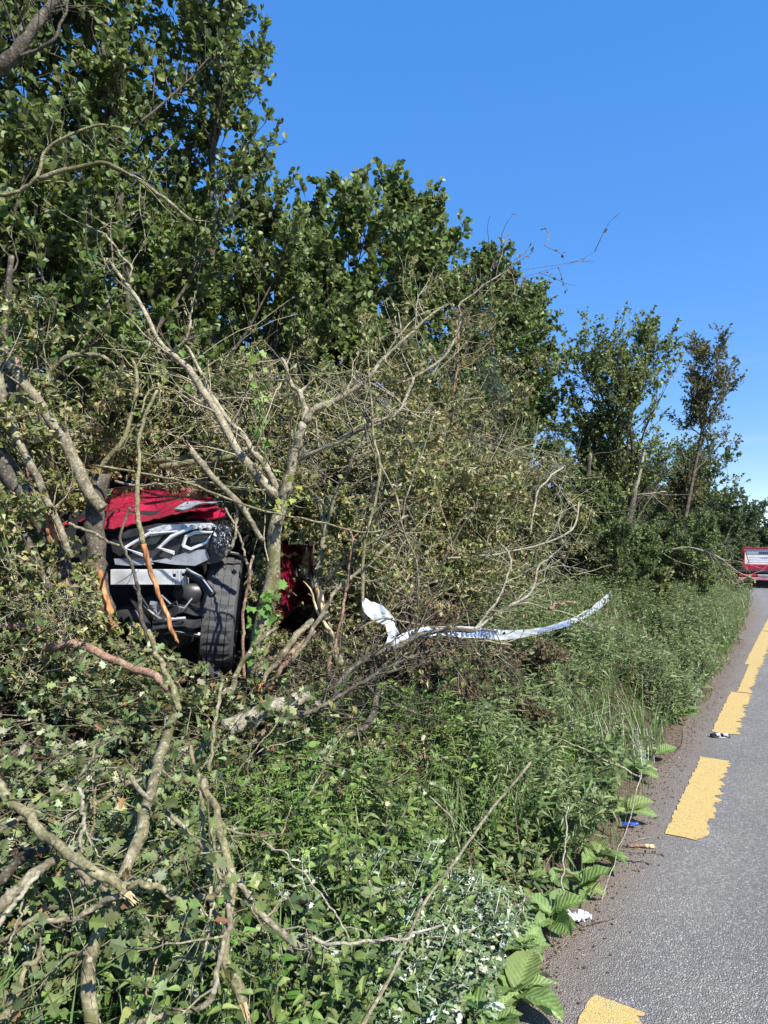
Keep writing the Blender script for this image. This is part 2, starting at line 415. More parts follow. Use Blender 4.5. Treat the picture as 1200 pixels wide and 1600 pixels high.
def tape_mat():
    m, t, b, out = new_mat('tape_film')
    tc = N(t, 'TexCoord'); n = N(t, 'TexNoise', Scale=45.0, Detail=4.0); t.links.new(tc.outputs['Object'], n.inputs['Vector'])
    c = ramp(t, [(.35, (.66, .73, .80)), (.6, (.84, .87, .90))], n.outputs[0]).outputs[0]
    t.links.new(c, b.inputs['Base Color']); b.inputs['Roughness'].default_value = .3
    tr = N(t, 'BsdfTranslucent'); t.links.new(c, tr.inputs[0])
    mx = t.nodes.new('ShaderNodeMixShader'); mx.inputs[0].default_value = .35
    t.links.new(b.outputs[0], mx.inputs[1]); t.links.new(tr.outputs[0], mx.inputs[2]); t.links.new(mx.outputs[0], out.inputs[0])
    bump(t, b, n.outputs[0], .5, .006)
    return m
TAPE = tape_mat()

# ---------------------------------------------------------------- ground, road, edge line
def grid(sv, uv, fn):
    SS, UU = np.meshgrid(sv, uv, indexing='ij'); v = fn(SS, UU).reshape(-1, 3)
    a, b = len(sv), len(uv); i = np.arange(a - 1)[:, None] * b; j = np.arange(b - 1)[None, :]
    f = np.stack([i + j, i + j + 1, i + b + j + 1, i + b + j], -1).reshape(-1, 4)
    return v, f, SS.ravel(), UU.ravel()
sv = np.unique(np.concatenate([np.linspace(-300, -6, 12), np.linspace(-6, 14, 100), np.linspace(14, 60, 60), np.geomspace(60, 1800, 40)]))
uv = np.unique(np.concatenate([-np.geomspace(8, 1500, 20), np.linspace(-8, -.4, 6), np.linspace(-.4, 4, 60), np.linspace(4, 12, 16), np.geomspace(12, 1500, 26)]))
v, f, ss, uu = grid(sv, uv, ground)
far = np.clip((np.hypot(v[:, 0], v[:, 1]) - 60) / 60, 0, 1)
g = obj('ground', v, f, SOIL, smooth=True, attr={'udist': np.clip((uu + .1) / 1.0, 0, 1), 'far': far})
tag(g, 'dark earth verge bank rising from the road edge', 'ground', kind='structure')
rs = np.unique(np.concatenate([np.linspace(-40, -4, 12), np.linspace(-4, 14, 80), np.linspace(14, 110, 90)]))
ru = np.array([-7, -5, -3.5, -2.5, -1.6, -1, -.7, -.5, -.4, -.3, -.2, -.1, 0, .06])
v, f, ss, uu = grid(rs, ru, lambda s, u: road_pt(s, u + .05 * np.sin(s * 3.1) * (u > -.01), .006))
road = obj('road', v, f, ROAD, attr={'udist': uu})
tag(road, 'worn grey chip asphalt road with a dusty margin', 'road', kind='structure')

def edge_line(s0, s1, u0, u1, label=None, jag=.018, seed=0):
    r = np.random.default_rng(seed); n = max(int((s1 - s0) / .022), 8)
    s = np.linspace(s0, s1, n)
    def rag(a):
        k = r.normal(0, 1, n); k = np.convolve(k, [.25, .5, .25], 'same') + .7 * r.normal(0, 1, n) * (r.random(n) < .4); return k * a
    ul = u1 + rag(jag * .35); ur = u0 + rag(jag) + np.abs(rag(jag)); se = s.copy()
    lft = road_pt(s, ul - edge_shift(s), .0105); s2 = s + rag(.006); rgt = road_pt(s2, ur - edge_shift(s2), .0105); midp = (lft + rgt) / 2
    e0 = r.normal(0, .02, 3)
    lft[0, :2] += DV * e0[0]; midp[0, :2] += DV * e0[1]; rgt[0, :2] += DV * e0[2]
    v = np.concatenate([lft, midp, rgt]); i = np.arange(n - 1)
    f = np.concatenate([np.stack([i, i + 1, n + i + 1, n + i], -1), np.stack([n + i, n + i + 1, 2 * n + i + 1, 2 * n + i], -1)])
    o = obj('edge_line', v, f, YELLOW, road)
    if label: o['label'] = label
    return o
def s_of_Y(Y, u): return (Y + NV[1] * (OFF + u)) / DV[1]
def Yrow(py): return EYE * FPX / (py - HOR)
for i, (p0, p1, a, b_) in enumerate([(1850, 1572, -.36, -.165), (1312, 1188, -.355, -.155), (1148, 1084, -.34, -.145), (1083.4, 1040, -.335, -.20), (1039.6, 985, -.35, -.15), (984, 905, -.35, -.15)]):
    um = (a + b_) / 2
    edge_line(s_of_Y(Yrow(p0), um), min(s_of_Y(Yrow(p1), um), 30), a, b_, None, seed=40 + i)

# ---------------------------------------------------------------- leaf shapes and foliage builders
def fold(outline, fold_h=.12, curl=.10):
    """leaf template from a half outline [(x,y)...]: two halves folded along the midrib"""
    o = np.array(outline, float); ys = o[:, 1]; k = len(o)
    mid = np.stack([np.zeros(k), ys, -curl * ys ** 2], 1)
    R = np.stack([o[:, 0], ys, fold_h * o[:, 0] * 2 - curl * ys ** 2], 1); L = R * np.array((-1, 1, 1))
    v = np.concatenate([mid, R[1:-1], L[1:-1]]); m = k - 2; f = []
    for side, base in ((1, k), (-1, k + m)):
        idx = [0] + [base + i for i in range(m)] + [k - 1]
        for i in range(k - 1):
            a, b, c, d = i, i + 1, idx[i + 1], idx[i]
            tri = [(a, c, b)] if d == a else ([(a, d, b)] if c == b else [(a, d, c), (a, c, b)])
            for q in tri: f.append(q if side > 0 else q[::-1])
    return v, np.array(f)
ALDER = fold([(0, 0), (.30, .22), (.44, .6), (.30, .92), (0, .98)], .14, .12)
ALDER_LO = fold([(0, 0), (.42, .55), (0, .98)], .16, .10)
OVATE = fold([(0, 0), (.20, .14), (.25, .32), (.21, .5), (.12, .78), (0, 1)], .16, .28)
NARROW = fold([(0, 0), (.11, .35), (0, 1)], .2, .25)
MUG = fold([(0, 0), (.05, .25), (.24, .42), (.10, .55), (.20, .78), (0, 1)], .2, .25)
SMALL = fold([(0, 0), (.32, .5), (0, 1)], .22, .15)
HAW = fold([(0, 0), (.06, .22), (.34, .36), (.18, .48), (.42, .66), (.20, .74), (.16, .98), (0, 1.0)], .10, .12)
IVY = fold([(0, 0), (.42, -.08), (.30, .28), (.52, .46), (.22, .62), (0, 1.0)], .08, .10)
QUAD = (np.array([[-.4, 0, 0], [.4, 0, .05], [.35, 1, 0], [-.35, 1, -.05]]), np.array([[0, 1, 2], [0, 2, 3]]))

def leaves(tpl, pos, axis, up, size, col, mb, jit=.12, sizej=.25):
    tv, tf = tpl; n = len(pos)
    if n == 0: return
    a = nrm(axis); x = nrm(np.cross(a, up)); nn = np.cross(x, a)
    s = (size * (1 + rng.uniform(-sizej, sizej, n)))[:, None, None]
    wid = rng.uniform(.8, 1.15, n)[:, None, None]
    v = pos[:, None, :] + s * (tv[None, :, 0:1] * wid * x[:, None, :] + tv[None, :, 1:2] * a[:, None, :] + tv[None, :, 2:3] * rng.uniform(.4, 2.0, n)[:, None, None] * nn[:, None, :])
    f = (np.arange(n) * len(tv))[:, None, None] + tf[None]
    c = np.clip(col * (1 + rng.normal(0, jit, (n, 1)) + rng.normal(0, jit * .4, (n, 3))), .003, .9)
    mb.add(v.reshape(-1, 3), f.reshape(-1, tf.shape[1]), np.repeat(c, len(tv), 0).reshape(-1, 3))

def pick(cols, w, n, pos=None, scale=1.2):
    cols = np.array(cols, float); w = np.array(w, float); w /= w.sum()
    return cols[rng.choice(len(cols), n, p=w)]

def rand_perp(t):
    r = rng.normal(0, 1, t.shape); return nrm(np.cross(t, r))
def curves(p0, d, L, npts, up, wander):
    pts = [p0]; d = nrm(d); st = (L / (npts - 1))[:, None]
    for i in range(npts - 1):
        d = nrm(d + np.array((0, 0, 1.0)) * up + wander * rng.normal(0, 1, d.shape)); pts.append(pts[-1] + d * st)
    return np.stack(pts, 1)
def sprout(pts, rad, n, t0, t1, ang, angsd, bias=None):
    """n children per parent curve -> pos, dir, parent t, parent radius, parent index"""
    Nn, Pn, _ = pts.shape
    t = rng.uniform(t0, t1, (Nn, n)) if n > 1 else np.full((Nn, 1), (t0 + t1) / 2)
    x = t * (Pn - 1); k = np.clip(x.astype(int), 0, Pn - 2); fr = (x - k)[..., None]; ii = np.arange(Nn)[:, None]
    p = pts[ii, k] * (1 - fr) + pts[ii, k + 1] * fr; tn = nrm(pts[ii, k + 1] - pts[ii, k])
    r = rad[ii, k]; a = np.clip(rng.normal(ang, angsd, (Nn, n)), .1, 2.4)[..., None]
    d = np.cos(a) * tn + np.sin(a) * rand_perp(tn)
    if bias is not None: d = nrm(d + bias)
    return p.reshape(-1, 3), d.reshape(-1, 3), t.ravel(), r.ravel(), np.repeat(np.arange(Nn), n)

CAR_C = np.array((-1.65, 3.75, .86))
def keep_clear(p, soft=True):
    """the hole the car tore: nothing inside the car nor in the gap the car drove open in front of its nose"""
    x, y, z = p[:, 0], p[:, 1], p[:, 2]
    inside = (x > -2.62) & (x < -.74) & (y > 3.62) & (y < 8) & (z > .75) & (z < 1.62 + np.clip((y - 4.0) * .5, 0, .75))
    yy = np.maximum(y, .2); px = 600 + x / yy * FPX; py = HOR + (EYE - z) / yy * FPX
    ridge = 772 + 6 * np.sin(px * .07)
    gap = (y < 3.95) & (px > 158 + 5 * np.sin(py * .09)) & (px < 388 + 5 * np.sin(py * .06)) & (py > ridge) & (py < 1050 - np.clip(345 - px, 0, 200) * .55)
    side = (y < 7.2) & (y > 1) & (px > 432) & (px < 497) & (py > 842) & (py < 990) & (np.sin(px * 1.3 + py * .7) + np.sin(py * .31) > -.7)
    return ~(inside | gap | side)

def woody(parts, sides):
    vs, fs, n = [], [], 0
    for (pts, rad), sd in zip(parts, sides):
        v, f = tubes(pts, rad, sd); vs.append(v); fs.append(f + n); n += len(v)
    return np.concatenate(vs), np.concatenate(fs)

# ---------------------------------------------------------------- alder trees behind the hedge
A_COLS = [(.060, .100, .020), (.098, .150, .032), (.15, .205, .052), (.22, .275, .11)]
def alder(name, base, H, spread, nl, nsub, ntw, nlf, size, tpl, label, lean=(0, 0), cat='tree', group='alder trees behind the broken hedge', bark=None, cols=A_COLS, cw=(3, 4, 3, 1), t_low=.12, mat=None, r0=.06):
    base = np.array(base, float)
    root = empty(name, base, label, cat, group)
    tr = curves(base[None] - np.array((0, 0, .1)), np.array([[lean[0], lean[1], 1.0]]), np.array([H * .98]), 14, .02, .035)
    rad = np.linspace(r0, .008, 14)[None]
    p, d, t, r, _ = sprout(tr, rad, nl, t_low, .99, .95, .18, bias=np.array((0, 0, .35)))
    env = np.sin(np.clip((t * 1.02 - t_low * .4), 0, 1) ** .8 * pi) ** .55 * .85 + .18
    L1 = spread * env * rng.uniform(.6, 1.35, len(t))
    l1 = curves(p, d, L1, 7, .10, .10); r1 = np.linspace(1, .3, 7)[None] * np.minimum(r * .55, .022)[:, None]
    p, d, t, r, pi_ = sprout(l1, r1, nsub, .2, 1, .8, .25, bias=np.array((0, 0, .25)))
    L2 = np.repeat(L1, nsub) * .42 * rng.uniform(.6, 1.2, len(t)) + .12
    l2 = curves(p, d, L2, 5, .07, .12); r2 = np.linspace(1, .4, 5)[None] * np.minimum(r * .6, .008)[:, None]
    p, d, t, r, _ = sprout(l2, r2, ntw, .15, 1, .75, .3, bias=np.array((0, 0, .3)))
    L3 = rng.uniform(.10, .24, len(t)) * (.7 + .3 * spread)
    l3 = curves(p, d, L3, 4, .08, .15); r3 = np.linspace(.0032, .0016, 4)[None].repeat(len(l3), 0)
    v, f = tubes(tr, rad, 9); obj('trunk', v, f, bark or BARK_DARK, root, smooth=True)
    big = np.argsort(-L1)[:40]
    v, f = woody([(l1, r1), (l2, r2), (l3, r3)], (5, 4, 3)); o = obj('twigs', v, f, bark or BARK_DARK, root, smooth=True); o['kind'] = 'stuff'
    p, d, t, r, _ = sprout(l3, r3, nlf, .1, 1.0, .85, .3)
    m = keep_clear(p); p, d = p[m], d[m]
    upv = nrm(np.array((.25, -.25, .75)) + rng.normal(0, .5, p.shape))
    mb = MB(); leaves(tpl, p, d + np.array((0, 0, .12)), upv, size, pick(cols, cw, len(p)), mb, .18)
    o = mb.build('crown', mat or LEAF, root); o['kind'] = 'stuff'
    return root

def at_px(px, u):
    kx = (px - 600) / FPX; Y = NV[1] * 0 + 0
    s = 0.0
    lo, hi = .5, 90.0
    for _ in range(60):
        mid = (lo + hi) / 2; q = ground(mid, u)
        if (q[0] / max(q[1], .1) if q[1] > 0 else -9) < kx: lo = mid
        else: hi = mid
    return ground((lo + hi) / 2, u)
row = [  # px, u, top row in the photo, spread, label
    (-60, 3.9, 30, 1.3, 'alder at the photo\'s left border, its crown cut off by the frame'),
    (90, 4.2, 10, 1.2, 'dense alder filling the upper left behind the thick bare bough'),
    (205, 3.9, -60, 1.1, 'tall alder whose crown leaves the top of the photo, second from the left border'),
    (312, 4.0, -30, .95, 'tallest alder seen to its tip, one bough reaching out over blue sky'),
    (395, 4.0, 235, .95, 'lower alder between the tallest alder and the flat-topped pair'),
    (528, 4.0, 245, .95, 'left one of the flat-topped alder pair in the middle of the skyline'),
    (608, 4.1, 228, .95, 'right one of the flat-topped alder pair in the middle of the skyline'),
    (682, 4.2, 322, 1.1, 'alder just right of the flat-topped pair, a step lower'),
    (745, 4.0, 372, 1.2, 'alder above the leaning bare hawthorn boughs, mid skyline'),
    (795, 4.0, 432, 1.2, 'second last alder of the row before the gap of sky'),
    (828, 4.3, 455, 1.15, 'last alder of the row, beside the gap of blue sky'),
]
for i, (px, u, ty, sp, lab) in enumerate(row):
    b = at_px(px, u); Y = b[1]; H = EYE + (HOR - ty) / FPX * Y - b[2]
    near = i < 5
    if i >= 4: H *= .87 if i < 7 else .97
    alder('alder_tree', b, H, sp, 30 if near else 25, 10, 7, 9 if near else 8, .052 if near else .060 + .003 * i, ALDER if i < 7 else ALDER_LO, lab)
for i, (px, u, H, sp) in enumerate([(40, 6.0, 4.6, 1.5), (200, 6.2, 4.6, 1.4), (330, 6.0, 4.4, 1.4), (480, 6, 4.4, 1.3), (590, 6, 4.9, 1.3), (700, 6, 4.8, 1.3), (770, 5.8, 4.6, 1.3)]):
    alder('alder_tree', at_px(px, u), H, sp, 18, 8, 5, 6, .10, ALDER_LO, 'shaded alder of the back row, half hidden behind the front alders', group='shaded back row alders', t_low=.02)

# ---------------------------------------------------------------- hawthorn and other hedge bushes
DRY = [(.19, .19, .065), (.27, .26, .11), (.12, .14, .042), (.34, .32, .17), (.24, .15, .06), (.08, .12, .03)]
DRYW = (5, 4, 4, 2, .6, 5)
GRN = [(.055, .095, .024), (.085, .135, .036), (.125, .18, .055), (.18, .22, .09)]
def bush(name, base, H, nst, spread, n1, n2, n3, nlf, size, cols, cw, label, cat='shrub', group=None, tpl=SMALL, bark=None, r0=.03, lean=(0, 0, 0), mat=None, up=.05, wander=.13, zmin=None, t1=.15, gaps=True):
    base = np.array(base, float); root = empty(name, base, label, cat, group)
    az = rng.uniform(0, 2 * pi, nst); el = rng.uniform(.15, .75, nst) * spread
    d = np.stack([np.cos(az) * np.sin(el), np.sin(az) * np.sin(el), np.cos(el)], 1) + np.array(lean)
    p0 = base + rng.normal(0, .06, (nst, 3)) * np.array((1, 1, .3)) - np.array((0, 0, .08))
    L0 = H * rng.uniform(.5, 1.12, nst)
    st = curves(p0, d, L0, 11, up * .3, .09); rs_ = np.linspace(1, .18, 11)[None] * (r0 * rng.uniform(.6, 1.1, nst))[:, None]
    p, d, t, r, _ = sprout(st, rs_, n1, t1, 1, .8, .3, bias=np.array((0, 0, .1)))
    L1 = np.repeat(L0, n1) * rng.uniform(.22, .48, len(t)) * (1.15 - .5 * t)
    l1 = curves(p, d, L1, 8, up, wander); r1 = np.linspace(1, .3, 8)[None] * np.minimum(r * .6, .012)[:, None]
    p, d, t, r, _ = sprout(l1, r1, n2, .15, 1, .95, .35)
    L2 = rng.uniform(.14, .42, len(t)) * H / 2.8
    l2 = curves(p, d, L2, 6, up * .5, wander * 1.2); r2 = np.linspace(1, .45, 6)[None] * np.minimum(r * .6, .0045)[:, None]
    p, d, t, r, _ = sprout(l2, r2, n3, .1, 1, 1.0, .3)
    l3 = curves(p, d, rng.uniform(.05, .16, len(t)) * H / 2.8, 3, .02, .2); r3 = np.linspace(.0022, .0012, 3)[None].repeat(len(l3), 0)
    ok = lambda c: keep_clear(c.reshape(-1, 3)).reshape(c.shape[:2]).all(1)
    m1, m2, m3 = ok(l1), ok(l2), ok(l3)
    if zmin is not None:
        m1 &= l1[:, :, 2].min(1) > zmin; m2 &= l2[:, :, 2].min(1) > zmin; m3 &= l3[:, :, 2].min(1) > zmin
    sm = ok(st)
    bk = bark or BARK
    v, f = tubes(st[sm] if sm.any() else st[:1], rs_[sm] if sm.any() else rs_[:1], 7); o = obj('stems', v, f, bk, root, smooth=True); o['kind'] = 'stuff'
    v, f = woody([(l1[m1], r1[m1]), (l2[m2], r2[m2]), (l3[m3], r3[m3])], (5, 3, 3)); o = obj('twigs', v, f, bk, root, smooth=True); o['kind'] = 'stuff'
    l3 = l3[m3]; r3 = r3[m3]
    p, d, t, r, _ = sprout(l3, r3, nlf, .1, 1.05, 1.0, .4)
    m = keep_clear(p); p, d = p[m], d[m]
    if gaps:
        g = np.sin(p @ np.array((4.3, 2.9, 5.1)) + 2.0) + np.sin(p @ np.array((-3.1, 5.2, 3.7))) + .9 * np.sin(p @ np.array((7.9, -6.1, 6.3)) + 1)
        m = g + rng.normal(0, .5, len(p)) > -.55; p, d = p[m], d[m]
    # leaf colour drifts from clump to clump
    ph = np.sin(p @ np.array((2.1, 1.3, 2.7)) + 1.1) * np.sin(p @ np.array((-1.4, 2.2, 1.6)))
    col = pick(cols, cw, len(p)) * (1 + .22 * ph[:, None])
    upv = nrm(np.array((.25, -.3, .6)) + rng.normal(0, .75, p.shape))
    mb = MB(); leaves(tpl, p, d + np.array((0, 0, -.1)), upv, size, col, mb, .2, .4)
    o = mb.build('foliage', mat or LEAF_DULL, root); o['kind'] = 'stuff'
    return root
def gz(x, y):
    """ground height below a point"""
    w = -(x * NV[0] + y * NV[1]) - OFF; s = x * DV[0] + y * DV[1]
    for _ in range(4): s = x * DV[0] + y * DV[1]
    u = w - edge_shift(s)
    return float(ground(s, u)[2])
def on_ground(px, Y):
    x = (px - 600) / FPX * Y; return np.array((x, Y, gz(x, Y)))
hw = [  # px, Y, H, label
    (40, 3.9, 1.6, 'battered hawthorn bush at the left border behind the leaning trunks'),
    (120, 8.6, 2.5, 'withering hawthorn behind the wrecked car, below the upper left alders'),
    (250, 8.8, 2.5, 'withering hawthorn whose thin twigs hang above the car bonnet'),
    (455, 5.2, 2.15, 'dried hawthorn beside the red car door'),
    (540, 5.0, 2.15, 'dried hawthorn behind the thin upright pole stem'),
    (620, 5.4, 2.2, 'dense olive hawthorn above the torn end of the white tape'),
    (690, 6.2, 2.2, 'brown and olive hawthorn above the middle of the white tape'),
    (760, 7.4, 1.7, 'low olive hawthorn below the last alders'),
    (820, 8.6, 1.2, 'olive hawthorn left of the tree the tape is tied to'),
]
for i, (px, Y, H, lab) in enumerate(hw):
    bush('hawthorn_bush', on_ground(px, Y), H, 10, 1.0 if i < 5 else .5, 12, 9, 5, 8, .029 + .0014 * Y, DRY, DRYW, lab, bark=BARK_TWIG)
for px, Y, z, H, lab in [(250, 5.2, 2.05, 1.1, 'tangle of broken hawthorn tops lying on the roof of the red car'), (120, 4.9, 2.0, 1.0, 'tangle of broken hawthorn tops at the left side of the car roof'), (380, 5.4, 2.05, 1.2, 'tangle of broken hawthorn tops behind the forked hawthorn')]:
    b = P(px, 800, Y); b[2] = z
    bush('fallen_hawthorn_top', b, H, 10, 1.6, 11, 9, 5, 8, .034, DRY, DRYW, lab, cat='branches', bark=BARK_TWIG)
for px, Y, z, H, lab in [(418, 3.95, 1.0, .95, 'low hawthorn twigs between the tyre and the red wing'), (398, 4.0, 1.5, .75, 'hawthorn twigs hanging between headlight and forked trunk'), (118, 3.42, .8, .75, 'low hawthorn twigs left of the crash beam'), (50, 3.35, .8, 1.0, 'low hawthorn twigs between the leaning trunks'), (330, 4.9, 2.0, .5, 'withered twigs lying on the car roof')]:
    b = P(px, 900, Y); b[2] = z
    bush('broken_hawthorn_twigs', b, H, 11, 1.2, 11, 7, 5, 8, .03, DRY, DRYW, lab, cat='branches', bark=BARK_TWIG, r0=.009)
# low brush pile, brown and dead, in the middle below the tape
PILE = [(.13, .085, .05), (.19, .14, .085), (.09, .075, .035), (.24, .18, .11), (.10, .11, .04)]
for px, Y, H, lab in [(600, 4.3, .75, 'brown dead brush heaped below the torn tape end'), (700, 4.6, .7, 'brown dead brush heaped below the middle of the tape'), (790, 5.2, .6, 'brown dead brush running out into the green verge'), (640, 3.9, .55, 'low dead brush at the foot of the brown heap')]:
    bush('dead_brush', on_ground(px, Y), H, 12, 2.0, 9, 8, 4, 5, .03, PILE, (4, 4, 3, 2, 2), lab, cat='brush pile', bark=BARK_DARK, wander=.2, r0=.014)
# green shrubs between the row of alders and the far hedge
for px, Y, H, sz, lab in [(900, 12.2, 2.6, .05, 'shaded green shrub under the gap of sky'), (930, 13.5, 3.2, .05, 'green shrub just left of the taped tree'), (1010, 14.5, 2.6, .055, 'green shrub behind the taped tree'), (960, 10.5, 1.3, .04, 'low shrub at the foot of the taped tree')]:
    bush('green_shrub', on_ground(px, Y), H, 9, 1.0, 10, 8, 5, 5, sz, GRN, (4, 4, 2, 1), lab, bark=BARK_DARK)
bush('gorse_bush', on_ground(722, 7.4) + np.array((0, 0, .6)), 1.9, 8, .6, 9, 9, 6, 8, .05, [(.06, .095, .06), (.085, .125, .085)], (1, 1), 'blue green spiny gorse bush standing among the olive hawthorns', tpl=NARROW, bark=BARK_DARK)

for px, Y, H, lab in [(905, 11.2, 1.5, 'leafy low shrub left of the taped tree foot'), (1000, 12.8, 1.7, 'leafy low shrub between the taped and the leaning tree'), (1040, 14.0, 1.8, 'leafy low shrub behind the foot of the leaning tree')]:
    bush('green_shrub', on_ground(px, Y), H, 11, 1.2, 11, 8, 5, 6, .055, GRN, (2, 4, 4, 2), lab, bark=BARK_DARK, t1=.03, gaps=False)
# roadside trees at the tape's far end
alder('hawthorn_tree', on_ground(982, 12), 3.8, 1.5, 22, 10, 7, 8, .050, ALDER_LO, 'leafy yellow green roadside tree that the tape is tied to', lean=(.02, 0), group=None,
      cols=[(.10, .15, .034), (.17, .225, .055), (.28, .32, .09), (.065, .105, .028)], cw=(3, 3, 2.5, 2), t_low=.22, r0=.085)
alder('hawthorn_tree', on_ground(915, 12.6), 4.3, 1.2, 22, 9, 6, 8, .065, ALDER_LO, 'darker tree with a broken trunk just left of the taped tree', group=None, t_low=.3)
alder('hawthorn_tree', on_ground(1036, 13.2), 4.9, .95, 22, 9, 7, 8, .048, ALDER_LO, 'tall leaning tree with browning leaves against the sky', lean=(.30, .1), group=None,
      cols=[(.17, .14, .05), (.12, .13, .04), (.20, .13, .065), (.08, .11, .035)], cw=(3, 4, 1.2, 4), t_low=.3, mat=LEAF_DULL)
alder('hawthorn_tree', on_ground(1060, 15), 2.8, 1.3, 22, 9, 6, 8, .06, ALDER_LO, 'low green tree with leafy boughs reaching right towards the road', lean=(.28, 0), group=None, cols=GRN, cw=(3, 3, 2, 1), t_low=.25)

for px, Y, H, lab in [(1052, 13.0, .75, 'low brown twiggy bush at the foot of the leaning tree'), (1085, 16.5, .8, 'low olive bush on the bank below the bare bent branch'), (1118, 20, .85, 'low olive bush on the bank nearer the truck'), (1010, 10.8, .6, 'low twiggy bush right of the loose tape end')]:
    bush('bank_bush', on_ground(px, Y), H, 12, 1.7, 10, 7, 4, 6, .04 + .0015 * Y, DRY + [(.08, .12, .035)], DRYW + (5,), lab, bark=BARK_TWIG)
# far hedge along the road
for i, (q, u, H, lab) in enumerate([(15.5, 2.7, 2.2, 'hedge shrub behind the leaning brown tree'), (18.5, 2.6, 2.3, 'hedge shrub right of the leaning tree, rounded top'), (22, 2.6, 2.5, 'hedge shrub in the middle of the far hedge'), (26, 2.6, 2.6, 'hedge shrub left of the recovery truck'), (30.5, 2.5, 2.7, 'bushy hedge shrub just left of the recovery truck'), (36, 2.4, 2.9, 'hedge shrub with the spiky top left of the truck'), (42, 2.2, 3.1, 'hedge shrub directly behind the truck headboard'), ]):
    bush('hedge_shrub', ground(q, u), H, 11, 1.1, 10, 7, 5, 6, .075 + .008 * i, [(.05, .085, .028), (.075, .115, .04), (.10, .135, .055), (.035, .065, .025)], (3, 3, 1.5, 2), lab, bark=BARK_DARK, t1=.02)
for px, Y, top, lab in [(1072, 30, 762, 'hedge tree closest behind the leaning brown tree'), (1092, 36, 768, 'tall rounded hedge tree above the end of the bare bent branch'), (1112, 40, 785, 'hedge tree right of the rounded one'), (1130, 42, 800, 'hedge tree with spiky shoots left of the truck'), (1148, 44, 806, 'hedge tree just left above the truck'), (1166, 46, 806, 'hedge tree above the left corner of the truck headboard'), (1184, 48, 822, 'hedge tree above the truck headboard'), (1202, 52, 838, 'lowest hedge tree at the right border')]:
    b = on_ground(px, Y); H = (EYE + (HOR - top) / FPX * Y - b[2]) / 1.08
    bush('hedge_tree', b, H, 13, .8, 12, 7, 5, 6, .15, [(.055, .09, .032), (.08, .12, .045), (.105, .14, .058), (.04, .07, .028)], (3, 3, 1.5, 2), lab, cat='tree', bark=BARK_DARK, t1=.02, gaps=False)
# hedgerow on the far hill
mb = MB(); n = 900; x = rng.uniform(300, 470, n); y = 600 + rng.normal(0, 5, n) + (x - 380) * .2
d = np.hypot(x, y); hz = np.clip((d - 250) / 700, 0, 1); z0 = -6 + hz * hz * (3 - 2 * hz) * 17
pp = np.stack([x, y, z0 + rng.uniform(0, 1, n) * (3 + 2 * np.sin(x * .21) + 1.5 * np.sin(x * .5))], 1)
leaves(QUAD, pp, rng.normal(0, 1, (n, 3)), rng.normal(0, 1, (n, 3)), 2.2, pick([(.05, .08, .05), (.07, .10, .06)], (1, 1), n), mb)
tag(mb.build('far_hedgerow', LEAF_DULL), 'dark hedgerow on the distant hill', 'hedgerow', kind='stuff')

# ---------------------------------------------------------------- wrecked red car
car = empty('wrecked_car', CAR_C, 'crashed red car with its stripped nose sticking out of the hedge', 'car')
C0 = CAR_C
def shell(secs, name, mat, smooth=True, cap=True):
    """secs: list of (y, [(x,z)...]) half profiles from sill to top, mirrored"""
    k = len(secs[0][1]); v = []
    for y, pr in secs:
        pr = np.array(pr)
        full = np.concatenate([np.stack([pr[:, 0], np.full(k, y), pr[:, 1]], 1), np.stack([-pr[::-1, 0], np.full(k, y), pr[::-1, 1]], 1)])
        v.append(full)
    n = 2 * k; v = np.concatenate(v) + C0; i = np.arange(len(secs) - 1)[:, None] * n; j = np.arange(n - 1)[None]
    f = np.stack([i + j, i + j + 1, i + n + j + 1, i + n + j], -1).reshape(-1, 4)
    fs = [f]
    if cap: fs += [np.array([list(range(n))[::-1]]), np.array([list(range((len(secs) - 1) * n, len(secs) * n))])]
    return obj(name, v, fs, mat, car, smooth=smooth)
def prof(w, zt, zb=.22): return [(w * .92, zb), (w, zb + .16), (w * 1.0, .62), (w * .965, zt - .05), (w * .88, zt)]
shell([(.95, prof(.86, .90)), (1.25, prof(.9, .98)), (2.0, prof(.91, 1.0)), (3.2, prof(.91, 1.02)), (3.8, prof(.88, 1.02)), (4.15, prof(.8, .98, .35))], 'body', RED)
def gh(w0, w1, z0, z1): return [(w0, z0), (w0 * .97, z0 + .05), (w1, z1)]
shell([(1.15, gh(.78, .76, .93, 1.0)), (1.95, gh(.80, .62, .98, 1.44)), (3.0, gh(.80, .62, 1.0, 1.46)), (3.75, gh(.76, .60, 1.0, 1.30)), (4.05, gh(.70, .66, .95, 1.05))], 'cabin_glass', GLASS)
shell([(1.9, [(.63, 1.435), (.55, 1.475)]), (2.5, [(.65, 1.465), (.55, 1.51)]), (3.1, [(.65, 1.465), (.55, 1.505)]), (3.75, [(.61, 1.31), (.52, 1.345)])], 'roof', RED, cap=False)
for sx in (-1, 1):
    for y0, y1 in ((1.42, 2.38), (2.42, 3.25)):
        mb = MB(); x0, x1 = sorted((sx * .905, sx * .925)); mb.box((x0, y0, .32), (x1, y1, .93), at=C0, bev=.008)
        d_ = mb.build('door', RED if y0 < 2 else RED, car)
        mb = MB(); x0, x1 = sorted((sx * .926, sx * .950)); mb.box((x0, y1 - .24, .78), (x1, y1 - .06, .81), at=C0, bev=.006); mb.build('handle', BLACK, d_)
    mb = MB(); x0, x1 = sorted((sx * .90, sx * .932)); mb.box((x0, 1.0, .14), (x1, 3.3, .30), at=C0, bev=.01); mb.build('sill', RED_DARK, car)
    mb = MB(); x0, x1 = sorted((sx * .93, sx * 1.06)); mb.box((x0, 1.5, .95), (x1, 1.66, 1.08), at=C0, bev=.03); mb.build('mirror', RED, car)
